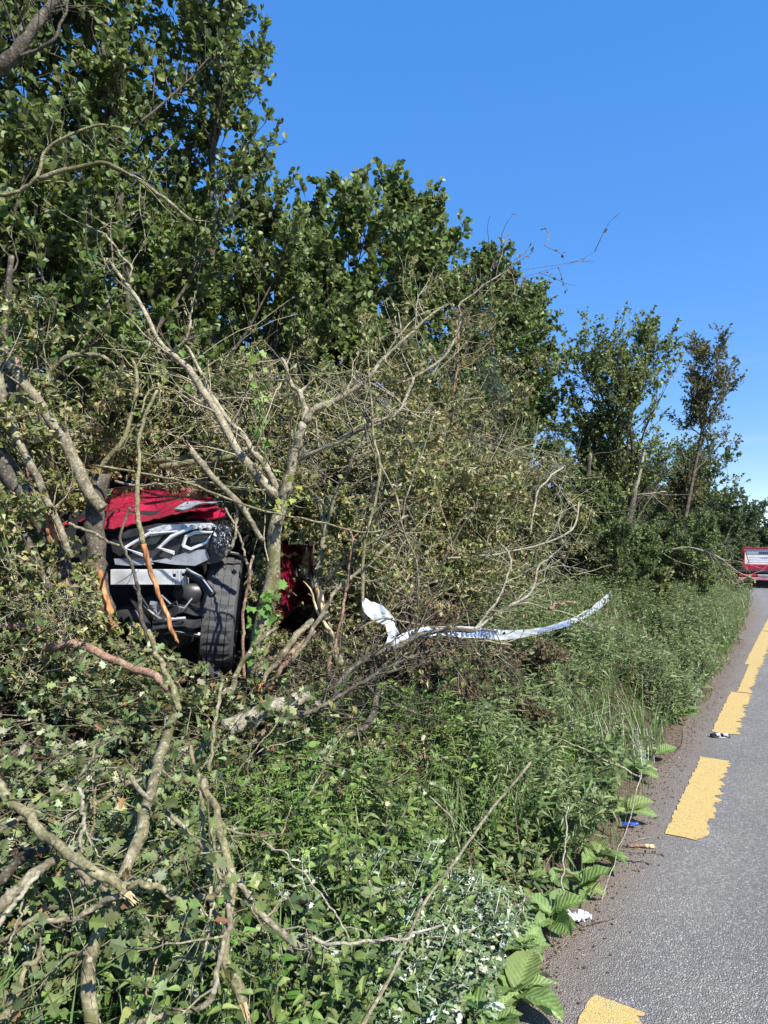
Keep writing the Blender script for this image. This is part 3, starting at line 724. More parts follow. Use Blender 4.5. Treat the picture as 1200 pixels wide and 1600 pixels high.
mb = MB(); mb.box((-2.52, 4.5, 1.0), (-.77, 4.96, 1.82), bev=.05); mb.build('firewall', BLACK_MATT, car)
# torn front wing on the left side, crumpled red sheet by the door
def crumple_sheet(name, corners, nu, nv, amp, mat, parent, seed=1, thick=.004, tear=0.0):
    r = np.random.default_rng(seed); a, b, c, d = [np.array(q, float) for q in corners]  # a-b front edge, d-c back edge
    U, V = np.meshgrid(np.linspace(0, 1, nu), np.linspace(0, 1, nv), indexing='ij')
    U3, V3 = U[..., None], V[..., None]
    p = a * (1 - U3) * (1 - V3) + b * U3 * (1 - V3) + c * U3 * V3 + d * (1 - U3) * V3
    nn = nrm(np.cross(b - a, d - a)); h = np.zeros((nu, nv))
    for _ in range(9):
        th = r.uniform(0, 2 * pi); fr = r.uniform(3, 11); ph = r.uniform(0, 6.28)
        q = (U * cos(th) + V * sin(th)) * fr + ph; h += (np.abs((q / pi) % 2 - 1) - .5) * r.uniform(.4, 1) / (1 + fr * .15)
    p = p + nn * (h * amp)[..., None]
    if tear: p[:, 0] += (b - a)[None] * 0 + (a - d)[None] * r.normal(0, tear, (nu, 1)); p[0] += (a - b)[None] * r.normal(0, tear, (nv, 1))
    top = p.reshape(-1, 3); bot = top - nn * thick
    i = np.arange(nu - 1)[:, None] * nv; j = np.arange(nv - 1)[None]
    f = np.stack([i + j, i + nv + j, i + nv + j + 1, i + j + 1], -1).reshape(-1, 4)
    return obj(name, np.concatenate([top, bot]), [np.concatenate([f, f[:, ::-1] + len(top)])], mat, parent)
bon = crumple_sheet('bonnet', [P(162, 828, 3.56), P(340, 794, 3.60), P(318, 756, 4.3), P(176, 760, 4.35)], 26, 16, .05, RED, car, 5, tear=.012)
bon['label'] = 'crumpled red bonnet lifted above the headlight'
crumple_sheet('bonnet_edge', [P(100, 812, 3.75), P(160, 812, 3.72), P(190, 775, 4.3), P(118, 780, 4.3)], 10, 8, .05, RED, car, 8, tear=.05)['label'] = 'torn dark red bonnet corner behind the debarked trunk'
crumple_sheet('torn_seal', [P(272, 794, 3.62), P(345, 783, 3.64), P(345, 780, 3.72), P(278, 791, 3.72)], 12, 4, .03, GREYP, bon, 4)
crumple_sheet('front_wing', [P(440, 945, 4.75), P(492, 952, 5.6), P(494, 852, 5.6), P(440, 850, 4.9)], 16, 16, .06, RED, car, 12, tear=.05)['label'] = 'crumpled bright red wing panel beside the door'
# wheels
def wheel(center, R, tw, axis, name='wheel', detail=True):
    axis = nrm(np.array(axis, float)); zz = np.array((0, 0, 1.0)); fw = nrm(np.cross(axis, zz)); up = np.cross(fw, axis)
    root_ = None
    hw_ = tw / 2; na = 90 if detail else 40
    prof_ = [(-hw_ * .86, R * .66), (-hw_ * 1.04, R * .78), (-hw_ * 1.03, R * .90), (-hw_ * .92, R * .965)]
    ribs = [(-.92, -.55), (-.47, -.06), (.06, .47), (.55, .92)]
    for a, b in ribs:
        ra = R * (1 - .022 * (abs(a) > .9)); rb = R * (1 - .022 * (abs(b) > .9))
        prof_ += [(a * hw_, R * .972), (a * hw_, ra), (b * hw_, rb), (b * hw_, R * .972)] if detail else [(a * hw_, ra), (b * hw_, rb)]
    prof_ += [(hw_ * .92, R * .965), (hw_ * 1.03, R * .90), (hw_ * 1.04, R * .78), (hw_ * .86, R * .66)]
    pr = np.array(prof_); k = len(pr); th = np.arange(na) / na * 2 * pi
    rad = np.repeat(pr[None, :, 1], na, 0)
    if detail:   # sipes: every third slice of the ribs is cut in
        cut = (np.arange(na) % 3 == 0)[:, None] & (pr[None, :, 1] > R * .975)
        rad = np.where(cut, R * .980, rad)
    v = np.array(center) + axis * pr[None, :, 0:1] + rad[..., None] * (np.cos(th)[:, None, None] * fw + np.sin(th)[:, None, None] * up)
    i = np.arange(na)[:, None]; j = np.arange(k - 1)[None]; i2 = (i + 1) % na
    f = np.stack([i * k + j, i * k + j + 1, i2 * k + j + 1, i2 * k + j], -1).reshape(-1, 4)
    ty = obj('wheel', v.reshape(-1, 3), f, RUBBER, car)
    mb = MB(); r_in = R * .66; 
    for off, rr in ((hw_ * .5, .2), (-hw_ * .6, 1)):
        pass
    ring = np.array([(-hw_ * .86, r_in), (-hw_ * .8, r_in * .93), (hw_ * .3, r_in * .86), (hw_ * .8, r_in * .93), (hw_ * .86, r_in)])
    th = np.arange(32) / 32 * 2 * pi
    v = np.array(center) + axis * ring[None, :, 0:1] + ring[None, :, 1:2] * (np.cos(th)[:, None, None] * fw + np.sin(th)[:, None, None] * up)
    k = 5; i = np.arange(32)[:, None]; j = np.arange(4)[None]; i2 = (i + 1) % 32
    mb.add(v.reshape(-1, 3), np.stack([i * k + j, i * k + j + 1, i2 * k + j + 1, i2 * k + j], -1).reshape(-1, 4))
    Rm = np.stack([axis, fw, up], 1)
    for q in range(5):
        a = q / 5 * 2 * pi; ca, sa = cos(a), sin(a); Rq = Rm @ np.array([[1, 0, 0], [0, ca, -sa], [0, sa, ca]])
        mb.box((hw_ * .45, -.035, .03), (hw_ * .62, .035, r_in * .95), R=Rq, at=center, bev=.006)
    mb.box((hw_ * .40, -.06, -.06), (hw_ * .66, .06, .06), R=Rm, at=center, bev=.015)
    mb.build('rim', STEEL, ty)
    return ty
fl = wheel(P(347, 960, 3.90), .335, .172, (.98, .16, -.10))
fl['label'] = 'exposed front tyre with grooved tread facing the road'
wheel(C0 + np.array((-.80, .35, .32)), .325, .2, (-1, 0, 0), detail=False)
wheel(C0 + np.array((.80, 3.2, .32)), .325, .2, (1, 0, 0), detail=False)
wheel(C0 + np.array((-.80, 3.2, .32)), .325, .2, (-1, 0, 0), detail=False)
# headlight unit
def plate(name, pts, depth, mat, parent, bev=.0):
    """closed outline of world points (roughly planar) extruded away from the camera"""
    p = np.array(pts, float); n = len(p); q = p + np.array((0, depth, 0))
    i = np.arange(n); i2 = (i + 1) % n
    return obj(name, np.concatenate([p, q]), [np.stack([i, i2, n + i2, n + i], -1)[:, ::-1], np.array([list(range(n))]), np.array([list(range(n, 2 * n))[::-1]])], mat, parent)
def Q(px, py, Y=3.58): return P(px, py, Y)
hl = plate('headlight', [Q(176, 862), Q(172, 845), Q(200, 828), Q(245, 818), (Q(310, 815)), Q(345, 820), Q(360, 842), Q(355, 862), Q(335, 880), Q(300, 885), Q(255, 876), Q(205, 880)], .10, BLACK, car)
hl['label'] = 'smashed headlight with bare chrome arrow strips'
plate('housing_panel', [Q(236, 877, 3.555), Q(262, 872, 3.555), Q(300, 860, 3.55), Q(322, 858, 3.55), Q(326, 874, 3.55), Q(305, 884, 3.555), Q(270, 882, 3.555)], .014, GREYP, hl)
plate('lower_panel', [Q(178, 873, 3.56), Q(235, 872, 3.56), Q(240, 882, 3.56), Q(200, 884, 3.56), Q(180, 882, 3.56)], .012, GREYP, hl)
plate('upper_panel', [Q(230, 828, 3.56), Q(255, 820, 3.56), Q(330, 817, 3.56), Q(338, 823, 3.56), Q(290, 828, 3.56), Q(236, 838, 3.56)], .02, LENSM, hl)
def strip(name, pl, r, mat, parent, sides=5):
    pts = np.array(pl)[None]; v, f = tubes(pts, np.full((1, len(pl)), r), sides); return obj(name, v, f, mat, parent, smooth=False)
strip('chrome_arrow', [Q(236, 832, 3.54), Q(194, 856, 3.54), Q(230, 870, 3.54)], .0105, CHROME, hl)
strip('chrome_arrow', [Q(300, 824, 3.54), Q(268, 838, 3.54), Q(248, 856, 3.54), Q(272, 864, 3.54)], .0105, CHROME, hl)
strip('chrome_bar', [Q(232, 834, 3.54), Q(278, 830, 3.54)], .005, CHROME, hl)
strip('lamp_bezel', [Q(286, 853, 3.545), Q(291, 838, 3.545), Q(305, 832, 3.545), Q(332, 832, 3.545), Q(322, 848, 3.545), Q(298, 858, 3.545), Q(286, 853, 3.545)], .0095, CHROME, hl)
plate('projector', [Q(297, 848, 3.55), Q(301, 837, 3.55), Q(326, 836, 3.55), Q(318, 847, 3.55)], .02, GLASS, hl)
plate('projector', [Q(226, 852, 3.555), Q(233, 840, 3.555), Q(255, 836, 3.555), Q(244, 850, 3.555)], .02, GLASS, hl)
for px in (288, 300, 313, 327):
    a = np.linspace(0, 2 * pi, 9)[:-1]; c_ = Q(px, 824, 3.55)
    vv = np.concatenate([c_ + .016 * np.stack([np.cos(a), np.zeros(8), np.sin(a)], 1), c_ + np.array((0, -.016, 0)) + .009 * np.stack([np.cos(a), np.zeros(8), np.sin(a)], 1)])
    i = np.arange(8); obj('lamp_bulb', vv, [np.stack([i, (i + 1) % 8, 8 + (i + 1) % 8, 8 + i], -1), np.array([[8, 9, 10, 11, 12, 13, 14, 15]])], LENSM, hl, smooth=True)
mb = MB()
for k in range(110):
    p = Q(rng.uniform(334, 359), rng.uniform(822, 862), 3.56 + rng.uniform(-.03, .03)); s_ = rng.uniform(.004, .012)
    mb.add(p + rng.normal(0, s_, (3, 3)), np.array([[0, 1, 2]]))
o = mb.build('lens_shards', LENSM, hl); o['kind'] = 'stuff'
# crash beam with holes (butted strips leave the holes open)
bm_ = MB(); Yb = 3.52
def bx(a, b, dy=.05, Y=Yb):
    lo = P(a[0], b[1], Y); hi = P(b[0], a[1], Y); bm_.box((lo[0], Y, lo[2]), (hi[0], Y + dy, hi[2]), bev=.003)
bx((172, 890), (269, 914)); bx((269.3, 890), (274, 897)); bx((269.3, 902), (274, 914)); bx((274.3, 890), (283, 914)); bx((283.3, 890), (288, 896)); bx((283.3, 901), (288, 914)); bx((288.3, 890), (291, 914))
for x in (277, 279.5, 282): bx((x, 890.5), (x + .8, 913.5), .02, Yb - .004)
cb = bm_.build('crash_beam', ALU, car); cb['label'] = 'bare aluminium crash beam with two square holes'
# dark mechanical parts behind and below the beam
mb = MB(); mb.box((-1.95, 3.78, .95), (-1.02, 3.95, 1.75), bev=.02); mb.build('radiator', BLACK_MATT, car)
for k, (x, z, r_) in enumerate([(-1.22, 1.22, .10), (-1.05, 1.30, .085), (-1.13, 1.10, .12), (-1.36, 1.17, .09)]):
    a_ = np.linspace(0, pi, 7); b_ = np.arange(12) / 12 * 2 * pi
    vv = np.array([[(x + r_ * 1.15 * sin(i) * cos(j) * (1 + .15 * sin(3 * j + k)), 3.66 + r_ * .6 * sin(i) * sin(j), z + r_ * .8 * cos(i)) for j in b_] for i in a_]).reshape(-1, 3)
    i = np.arange(6)[:, None] * 12; j = np.arange(12)[None]; j2 = (j + 1) % 12
    obj('intake_duct', vv, [np.stack([i + j, i + 12 + j, i + 12 + j2, i + j2], -1).reshape(-1, 4)], BLACK, car, smooth=True)
crumple_sheet('undertray', [P(238, 985, 3.45), P(315, 975, 3.5), P(310, 940, 3.75), P(245, 950, 3.75)], 12, 8, .06, BLACK, car, 21)
crumple_sheet('splash_shield', [P(255, 965, 3.5), P(320, 960, 3.55), P(318, 925, 3.7), P(268, 935, 3.7)], 12, 8, .05, GREYP if 0 else BLACK, car, 23)
crumple_sheet('wheel_liner', [P(300, 1020, 3.55), P(345, 1066, 3.52), P(375, 1078, 3.6), P(318, 1030, 3.7)], 10, 8, .05, BLACK, car, 25)
strip('bumper_bracket', [Q(291, 893, 3.5), Q(312, 905, 3.5), Q(333, 930, 3.48)], .022, BLACK, car, 6)
strip('bracket_edge', [Q(291, 889, 3.47), Q(314, 901, 3.47), Q(332, 925, 3.45)], .006, GREYP, car)
strip('coolant_hose', [Q(215, 925, 3.5), Q(225, 945, 3.48), Q(240, 960, 3.48), Q(262, 975, 3.5), Q(285, 972, 3.5)], .012, BLACK, car, 7)
strip('wiring', [Q(208, 915, 3.48), Q(222, 935, 3.46), Q(232, 950, 3.47)], .006, BLACK, car)
strip('sensor_cable', [Q(300, 935, 3.5), Q(288, 950, 3.47), Q(268, 945, 3.46), Q(252, 930, 3.48)], .004, GREYP, car)
strip('lower_arm', [Q(236, 992, 3.5), Q(270, 985, 3.5), Q(312, 992, 3.55)], .014, BLACK, car, 6)
strip('subframe_edge', [Q(205, 935, 3.6), Q(238, 985, 3.55), Q(262, 1005, 3.55)], .012, BLACK, car, 6)
strip('torn_clip', [Q(262, 948, 3.46), Q(276, 940, 3.45), Q(280, 952, 3.45)], .005, BLACK, car)
strip('brace_rod', [Q(240, 972, 3.5), Q(262, 968, 3.48), Q(290, 966, 3.5)], .010, STEEL, car, 6)
crumple_sheet('torn_bracket', [P(236, 938, 3.46), P(252, 948, 3.46), P(250, 962, 3.5), P(240, 952, 3.5)], 5, 5, .02, GREYP, car, 31)
crumple_sheet('torn_bracket', [P(242, 965, 3.47), P(258, 965, 3.46), P(256, 978, 3.5), P(244, 976, 3.5)], 5, 5, .02, GREYP, car, 33)
mb = MB(); mb.box((-1.16, 3.75, 1.05), (-1.04, 3.95, 1.5), bev=.03); mb.build('suspension_strut', BLACK, car)
strip('arch_edge', [Q(352, 862, 3.7), Q(372, 866, 3.72), Q(390, 885, 3.85), Q(396, 940, 3.95)], .008, BLACK, car, 6)
crumple_sheet('slam_panel', [P(290, 812, 3.62), P(352, 806, 3.62), P(350, 792, 3.85), P(292, 800, 3.9)], 8, 5, .03, RED, car, 35)

# ---------------------------------------------------------------- branches: each one a thing of its own
def end_splinters(p, d, r, n, mat, root, ln=.08, name='torn_end'):
    n = 14; ln = ln * .62; d = nrm(np.asarray(d, float)); mb = MB()
    for k in range(n):
        q = p + rand_perp(d[None])[0] * r * rng.uniform(.1, .8); L = ln * rng.uniform(.3, 1.1)
        e = q + d * L + rng.normal(0, .2, 3) * L * .5
        pts = np.stack([q - d * ln * .35, (q + e) / 2, e])[None]; v, f = tubes(pts, np.array([[r * .34, r * .2, .001]]) * rng.uniform(.5, 1.2), 4); mb.add(v, f)
    return mb.build(name, mat, root)

def twigs_on(root, pts, rad, n, length, mat, leaf=None, nlf=4, size=.03, cols=GRN, cw=(1, 1, 1, 1), sub=2, lmat=None, tpl=HAW, t0=.15, clear=True):
    pp = pts[None]; rr = rad[None]
    p, d, t, r, _ = sprout(pp, rr, n, t0, 1, .9, .3)
    l1 = curves(p, d, rng.uniform(.4, 1.2, len(t)) * length, 7, .03, .16); r1 = np.linspace(1, .3, 7)[None] * np.minimum(r * .5, .006)[:, None]
    p, d, t, r, _ = sprout(l1, r1, sub, .2, 1, .9, .3); l2 = curves(p, d, rng.uniform(.2, .5, len(t)) * length, 5, .02, .2); r2 = np.linspace(.0028, .0013, 5)[None].repeat(len(l2), 0)
    if clear:
        ok = lambda c: keep_clear(c.reshape(-1, 3)).reshape(c.shape[:2]).all(1)
        m = ok(l1); l1, r1 = l1[m], r1[m]; m = ok(l2); l2, r2 = l2[m], r2[m]
    if len(l1) + len(l2) == 0: return
    v, f = woody([(l1, r1), (l2, r2)], (4, 3)); o = obj('twigs', v, f, mat, root, smooth=True); o['kind'] = 'stuff'
    if nlf and len(l2):
        p, d, t, r, _ = sprout(l2, r2, nlf, .2, 1.05, .9, .4); m = keep_clear(p); p, d = p[m], d[m]
        mb = MB(); leaves(tpl, p, d, nrm(np.array((.2, -.3, .7)) + rng.normal(0, .6, p.shape)), size, pick(cols, cw, len(p)), mb, .18, .35)
        o = mb.build('foliage', lmat or LEAF_DULL, root); o['kind'] = 'stuff'

def branch(name, pts, w0, w1, mat, label, n=26, twigs=0, tl=.3, nlf=0, wob=.0065, torn=None, torn_at='end', cat='branch', group=None, sides=9, parent=None, size=.03, cols=DRY, cw=DRYW, tpl=SMALL, knots=True, clear=True):
    """pts: (px, py, depth); w0, w1: widths in photo pixels at the ends"""
    c = np.array([P(*q) for q in pts]); q = spline(c, n)
    k = rng.normal(0, 1, (n, 3)); k = (k + np.roll(k, 1, 0) + np.roll(k, -1, 0)) / 3; k[0] = k[-1] = 0
    q = q + k * wob
    d0, d1 = pts[0][2], pts[-1][2]
    r = np.linspace(w0 * d0, w1 * d1, n) / FPX / 2 * .84
    if knots: lf = np.interp(np.arange(n), np.arange(0, n + 4, 4), rng.normal(0, .07, len(np.arange(0, n + 4, 4)))); r = r * (1 + lf + rng.normal(0, .025, n) + .22 * (rng.random(n) < .05))
    v, f = tubes(q[None], r[None], sides)
    fs = [f, np.array([list(range(sides))[::-1]]), np.array([list(range((n - 1) * sides, n * sides))])]
    if parent is not None:
        o = obj(name, v, fs, mat, parent, smooth=True)
        if label: o['label'] = label
        root = parent
    else:
        root = empty(name, c[0], label, cat, group); o = obj('wood', v, fs, mat, root, smooth=True)
    if torn is not None:
        for e in (('start', 'end') if torn_at == 'both' else (torn_at,)):
            if e == 'end': end_splinters(q[-1], q[-1] - q[-3], r[-1], 9, torn, root, ln=r[-1] * 5)
            else: end_splinters(q[0], q[0] - q[2], r[0], 9, torn, root, ln=r[0] * 5)
    if twigs: twigs_on(root, q, r, twigs, tl, mat, nlf=nlf, size=size, cols=cols, cw=cw, tpl=tpl, clear=clear)
    return root

# forked hawthorn in the middle
fh = empty('forked_hawthorn', P(402, 1078, 3.55), 'forked hawthorn with bare spreading boughs right of the car', 'tree')
def fb(name, pts, w0, w1, tw=0, tl=.35, nlf=0, mat=BARK_LIGHT, **k): branch(name, pts, w0, w1, mat, None, parent=fh, twigs=tw, tl=tl, nlf=nlf, **k)
fb('trunk', [(402, 1085, 3.55), (408, 1000, 3.55), (424, 900, 3.58), (430, 830, 3.6), (440, 778, 3.62)], 44, 22, mat=BARK_MOSS)
fb('bough', [(438, 782, 3.62), (400, 742, 3.6), (368, 700, 3.6), (345, 655, 3.62), (318, 615, 3.65), (296, 578, 3.7), (268, 553, 3.75), (243, 525, 3.8), (220, 478, 3.85), (200, 445, 3.9), (172, 405, 4.0)], 18, 6, 12, .4, 2)
fb('bough', [(436, 768, 3.64), (412, 725, 3.7), (385, 690, 3.75), (352, 650, 3.78), (320, 600, 3.85), (310, 570, 3.9), (290, 540, 3.95)], 14, 6, 8, .35, 2)
fb('bough', [(440, 782, 3.62), (452, 740, 3.6), (465, 690, 3.58), (475, 662, 3.57)], 20, 16)
fb('bough', [(475, 664, 3.57), (488, 640, 3.56), (520, 626, 3.54), (552, 612, 3.52), (576, 590, 3.5), (600, 560, 3.5), (624, 535, 3.5), (660, 505, 3.52), (700, 475, 3.55)], 13, 4, 10, .4, 2)
fb('bough', [(474, 666, 3.57), (476, 640, 3.62), (468, 615, 3.66), (455, 600, 3.7), (448, 580, 3.72), (440, 560, 3.75)], 12, 6, 6, .3, 2)
fb('bough', [(462, 722, 3.6), (490, 708, 3.55), (530, 690, 3.5), (560, 672, 3.46), (590, 660, 3.42), (615, 650, 3.4), (632, 628, 3.4), (646, 590, 3.4)], 9, 5, 8, .4, 2)
fb('bough', [(268, 553, 3.75), (290, 530, 3.72), (298, 500, 3.72), (300, 470, 3.75)], 6, 3, 4, .3, 2)
fb('bough', [(200, 445, 3.9), (205, 420, 3.9), (190, 400, 3.95), (160, 365, 4.0), (130, 352, 4.05)], 5, 3, 5, .35, 2)
# split young trunk
sp = empty('snapped_young_tree', P(528, 1035, 3.6), 'snapped young trunk with pale split wood, right of the red wing', 'tree')
branch('trunk', [(530, 1040, 3.6), (518, 1000, 3.62), (508, 965, 3.63)], 17, 17, BARK_MOSS, None, parent=sp)
branch('split_wood', [(510, 968, 3.6), (500, 935, 3.62), (496, 915, 3.63), (497, 905, 3.64)], 16, 13, SPLIT, None, parent=sp, n=14)
branch('trunk', [(497, 915, 3.63), (500, 870, 3.65), (506, 840, 3.66), (503, 800, 3.7), (497, 775, 3.72)], 13, 10, BARK_MOSS, None, parent=sp)
branch('bough', [(505, 842, 3.66), (512, 812, 3.65), (522, 780, 3.64), (538, 745, 3.62), (552, 715, 3.6), (570, 680, 3.6), (582, 650, 3.6)], 8, 5, BARK, None, parent=sp, twigs=9, tl=.35, nlf=2)
branch('split_sliver', [(520, 995, 3.58), (498, 955, 3.57), (486, 925, 3.56), (474, 908, 3.55)], 8, 2, SPLIT, None, parent=sp, n=12)
branch('bough', [(508, 905, 3.64), (540, 875, 3.58), (572, 852, 3.52), (600, 838, 3.48), (624, 828, 3.45)], 9, 5, BARK, None, parent=sp, twigs=6, tl=.35, nlf=2)

B = branch
B('upright_pole', [(572, 1000, 3.3), (569, 950, 3.3), (566, 900, 3.3), (568, 860, 3.3), (576, 820, 3.3), (590, 770, 3.32), (594, 725, 3.34), (584, 690, 3.36), (580, 650, 3.4), (578, 600, 3.45), (576, 540, 3.5)], 7, 3, BARK_GREEN, 'slender olive stem standing upright at the torn tape end', twigs=8, tl=.35, nlf=2)
B('curved_stem', [(640, 1010, 3.4), (655, 935, 3.4), (650, 880, 3.4), (632, 830, 3.42), (620, 780, 3.45), (600, 735, 3.5), (585, 700, 3.5)], 3.5, 3, BARK_GREEN, 'thin curved olive stem right of the upright pole stem', twigs=6, tl=.3, nlf=2)
B('curved_stem', [(628, 815, 3.5), (640, 760, 3.5), (662, 700, 3.52), (680, 640, 3.55)], 3.5, 2.5, BARK, 'thin pale stem rising to the right above the upright pole stem', twigs=6, tl=.3, nlf=2)
B('reddish_stick', [(512, 1055, 3.35), (528, 985, 3.35), (538, 930, 3.36), (548, 880, 3.38), (552, 845, 3.4), (544, 825, 3.42)], 7, 4, BARK_RED, 'reddish stick leaning in front of the snapped young trunk')
B('leaning_branch', [(455, 1035, 3.3), (480, 1000, 3.32), (500, 965, 3.35), (520, 930, 3.4), (545, 905, 3.42), (570, 885, 3.45), (610, 850, 3.5)], 9, 6, BARK, 'grey branch crossing low behind the reddish stick', twigs=5, tl=.3, nlf=1)
B('broken_branch', [(410, 1065, 3.35), (438, 1028, 3.38), (462, 995, 3.42), (488, 970, 3.5)], 10, 12, BARK, 'short broken grey branch at the foot of the forked hawthorn', torn=TORN, torn_at='start')
B('broken_branch', [(425, 1070, 3.3), (448, 1032, 3.3), (470, 1008, 3.35), (492, 985, 3.4)], 8, 9, BARK_RED, 'orange scraped branch end lying left of the snapped young trunk', torn=TORN, torn_at='start')
B('fallen_log', [(352, 1142, 3.05), (400, 1118, 3.08), (440, 1102, 3.1), (480, 1085, 3.15)], 34, 28, BARK_PALE, 'thick pale log lying on the ground below the forked hawthorn', cat='log')
B('long_twig_bundle', [(430, 1130, 3.0), (500, 1105, 3.05), (560, 1070, 3.1), (620, 1035, 3.2), (680, 1015, 3.3)], 9, 4, BARK_DARK, 'dark twiggy bough lying right of the thick pale log', twigs=22, tl=.45, nlf=2)
B('dark_bough', [(520, 1120, 3.1), (528, 1075, 3.1), (552, 1040, 3.15), (590, 1022, 3.2), (628, 1008, 3.25), (660, 990, 3.3), (700, 985, 3.35), (742, 985, 3.4)], 14, 7, BARK_DARK, 'dark bough curving up under the white tape', twigs=12, tl=.4, nlf=1)
B('dark_bough', [(540, 1150, 3.15), (575, 1130, 3.2), (590, 1080, 3.25), (575, 1040, 3.25), (572, 1010, 3.3)], 16, 6, BARK_DARK, 'dark bent stump below the curving bough', twigs=5, tl=.3)
tb = empty('tape_branch', P(742, 985, 3.55), 'pale forked branch that the white tape lies across', 'branch')
branch('bough', [(700, 992, 3.55), (742, 984, 3.6), (775, 962, 3.65), (800, 945, 3.7), (828, 925, 3.75), (840, 890, 3.8), (862, 868, 3.85)], 6, 4, BARK_PALE, None, parent=tb, twigs=6, tl=.35, nlf=1)
branch('bough', [(742, 984, 3.6), (770, 950, 3.62), (785, 925, 3.65), (796, 895, 3.7), (795, 870, 3.75), (782, 850, 3.8)], 5, 3, BARK_PALE, None, parent=tb, twigs=5, tl=.35, nlf=1)
branch('bough', [(770, 963, 3.6), (800, 945, 3.6), (820, 942, 3.6), (850, 950, 3.6), (872, 955, 3.62), (900, 965, 3.65), (930, 985, 3.7)], 5, 2.5, BARK, None, parent=tb, twigs=4, tl=.25)
branch('bough', [(858, 952, 3.6), (872, 943, 3.62), (900, 940, 3.65)], 6, 3, BARK_RED, None, parent=tb)
B('thin_branch', [(590, 1010, 3.2), (640, 1000, 3.3), (690, 995, 3.4), (740, 1000, 3.5), (800, 1008, 3.6)], 5, 3, BARK, 'thin grey branch along the lower edge of the white tape', twigs=10, tl=.35, nlf=1)
B('thin_branch', [(560, 985, 3.2), (600, 965, 3.25), (660, 978, 3.35), (720, 980, 3.4), (770, 985, 3.5)], 4, 3, BARK, 'thin grey branch along the upper edge of the white tape', twigs=8, tl=.3)
B('arching_branch', [(700, 872, 5.2), (760, 868, 5.3), (800, 862, 5.3), (840, 852, 5.3), (880, 838, 5.3), (900, 818, 5.4), (904, 785, 5.5)], 4.5, 3.5, BARK_PALE, 'pale branch arching up before the dark alder foot, right of the middle', twigs=8, tl=.4, nlf=1)
B('arching_branch', [(690, 880, 5.0), (745, 790, 5.2), (790, 770, 5.4), (840, 760, 5.6)], 4, 2, BARK_DARK, 'dark thin branch arching above the pale arching one', twigs=6, tl=.4, nlf=2)
B('broken_branch', [(828, 835, 6.5), (835, 790, 6.6), (842, 765, 6.7), (860, 745, 6.8), (880, 730, 7.0)], 4, 3, BARK_PALE, 'pale snapped branch against the dark foot of the last alders', twigs=5, tl=.4)
B('drooping_branch', [(1000, 880, 11.5), (1035, 862, 11.2), (1070, 856, 11), (1098, 860, 10.8), (1125, 872, 10.6), (1150, 892, 10.4), (1178, 905, 10.2)], 4.5, 2.5, BARK_PALE, 'bare bent branch reaching out to the recovery truck', twigs=12, tl=1.0)
B('drooping_branch', [(905, 785, 12), (940, 780, 11.8), (985, 775, 11.6), (1040, 768, 11.4)], 4, 2.5, BARK_PALE, 'pale level branch across the taped tree', twigs=5, tl=.6)
B('snapped_tree', [(905, 830, 11.5), (912, 790, 11.5), (918, 755, 11.5), (922, 715, 11.5)], 12, 8, BARK_DARK, 'dark snapped trunk left of the taped tree', torn=SPLIT, cat='tree trunk')
B('dark_tree_stem', [(978, 935, 11.3), (980, 900, 11.3), (986, 860, 11.35), (983, 820, 11.4), (992, 765, 11.5)], 15, 11, BARK_DARK, 'dark upright stem that the far end of the tape is tied to', cat='tree trunk', twigs=10, tl=.8, nlf=4, cols=GRN, cw=(1, 1, 1, 1), size=.05)
B('low_dark_bough', [(930, 912, 11.2), (950, 920, 11.2), (972, 912, 11.25), (985, 900, 11.3)], 7, 8, BARK_DARK, 'dark bent bough beside the far end of the tape', twigs=5, tl=.5, nlf=3, cols=GRN, cw=(1, 1, 1, 1), size=.05)
B('whitish_limb', [(992, 765, 11.6), (1000, 740, 11.6), (1006, 700, 11.7)], 7, 5, BARK_PALE, 'short whitish limb in the taped tree crown')

# left group of leaning trunks
dt = B('debarked_tree', [(166, 962, 3.35), (156, 920, 3.35), (151, 870, 3.36), (148, 820, 3.38), (152, 775, 3.4), (158, 740, 3.42)], 36, 34, BARK_DARK, 'dark trunk with orange wood torn bare low down, before the car nose', cat='tree trunk', sides=12)
branch('torn_patch', [(170, 962, 3.325), (164, 935, 3.32), (157, 900, 3.325), (153, 875, 3.34)], 24, 5, TORN, None, parent=dt, n=14, torn=TORN, torn_at='start')
branch('torn_patch', [(146, 900, 3.325), (142, 865, 3.325), (143, 835, 3.34)], 9, 4, TORN, None, parent=dt, n=10)
B('leaning_tree', [(160, 795, 3.3), (138, 770, 3.3), (118, 725, 3.3), (100, 690, 3.32), (70, 642, 3.35), (40, 598, 3.4), (10, 562, 3.45), (-30, 520, 3.5)], 24, 16, BARK, 'grey trunk leaning from the left border down onto the car corner', twigs=6, tl=.4, nlf=2, cat='tree trunk')
B('leaning_tree', [(112, 935, 3.2), (95, 880, 3.2), (68, 815, 3.22), (30, 760, 3.25), (-20, 690, 3.3)], 34, 42, BARK_DARK, 'thickest dark trunk leaning low at the left border', cat='tree trunk')
B('leaning_tree', [(112, 872, 3.1), (98, 830, 3.1), (75, 785, 3.12), (52, 735, 3.15), (30, 690, 3.18), (10, 640, 3.2), (-5, 560, 3.25)], 13, 14, BARK, 'thin grey trunk before the thickest dark trunk', cat='tree trunk', twigs=5, tl=.35, nlf=2)
B('leaning_tree', [(45, 775, 3.4), (28, 700, 3.4), (20, 620, 3.45), (8, 540, 3.5), (12, 470, 3.55), (18, 400, 3.6)], 16, 10, BARK_DARK, 'upright dark trunk at the left border', cat='tree trunk', twigs=6, tl=.4, nlf=3)
B('leaning_tree', [(48, 770, 3.5), (42, 720, 3.5), (35, 650, 3.55), (25, 560, 3.6)], 14, 12, BARK_RED, 'reddish trunk beside the upright dark trunk', cat='tree trunk')
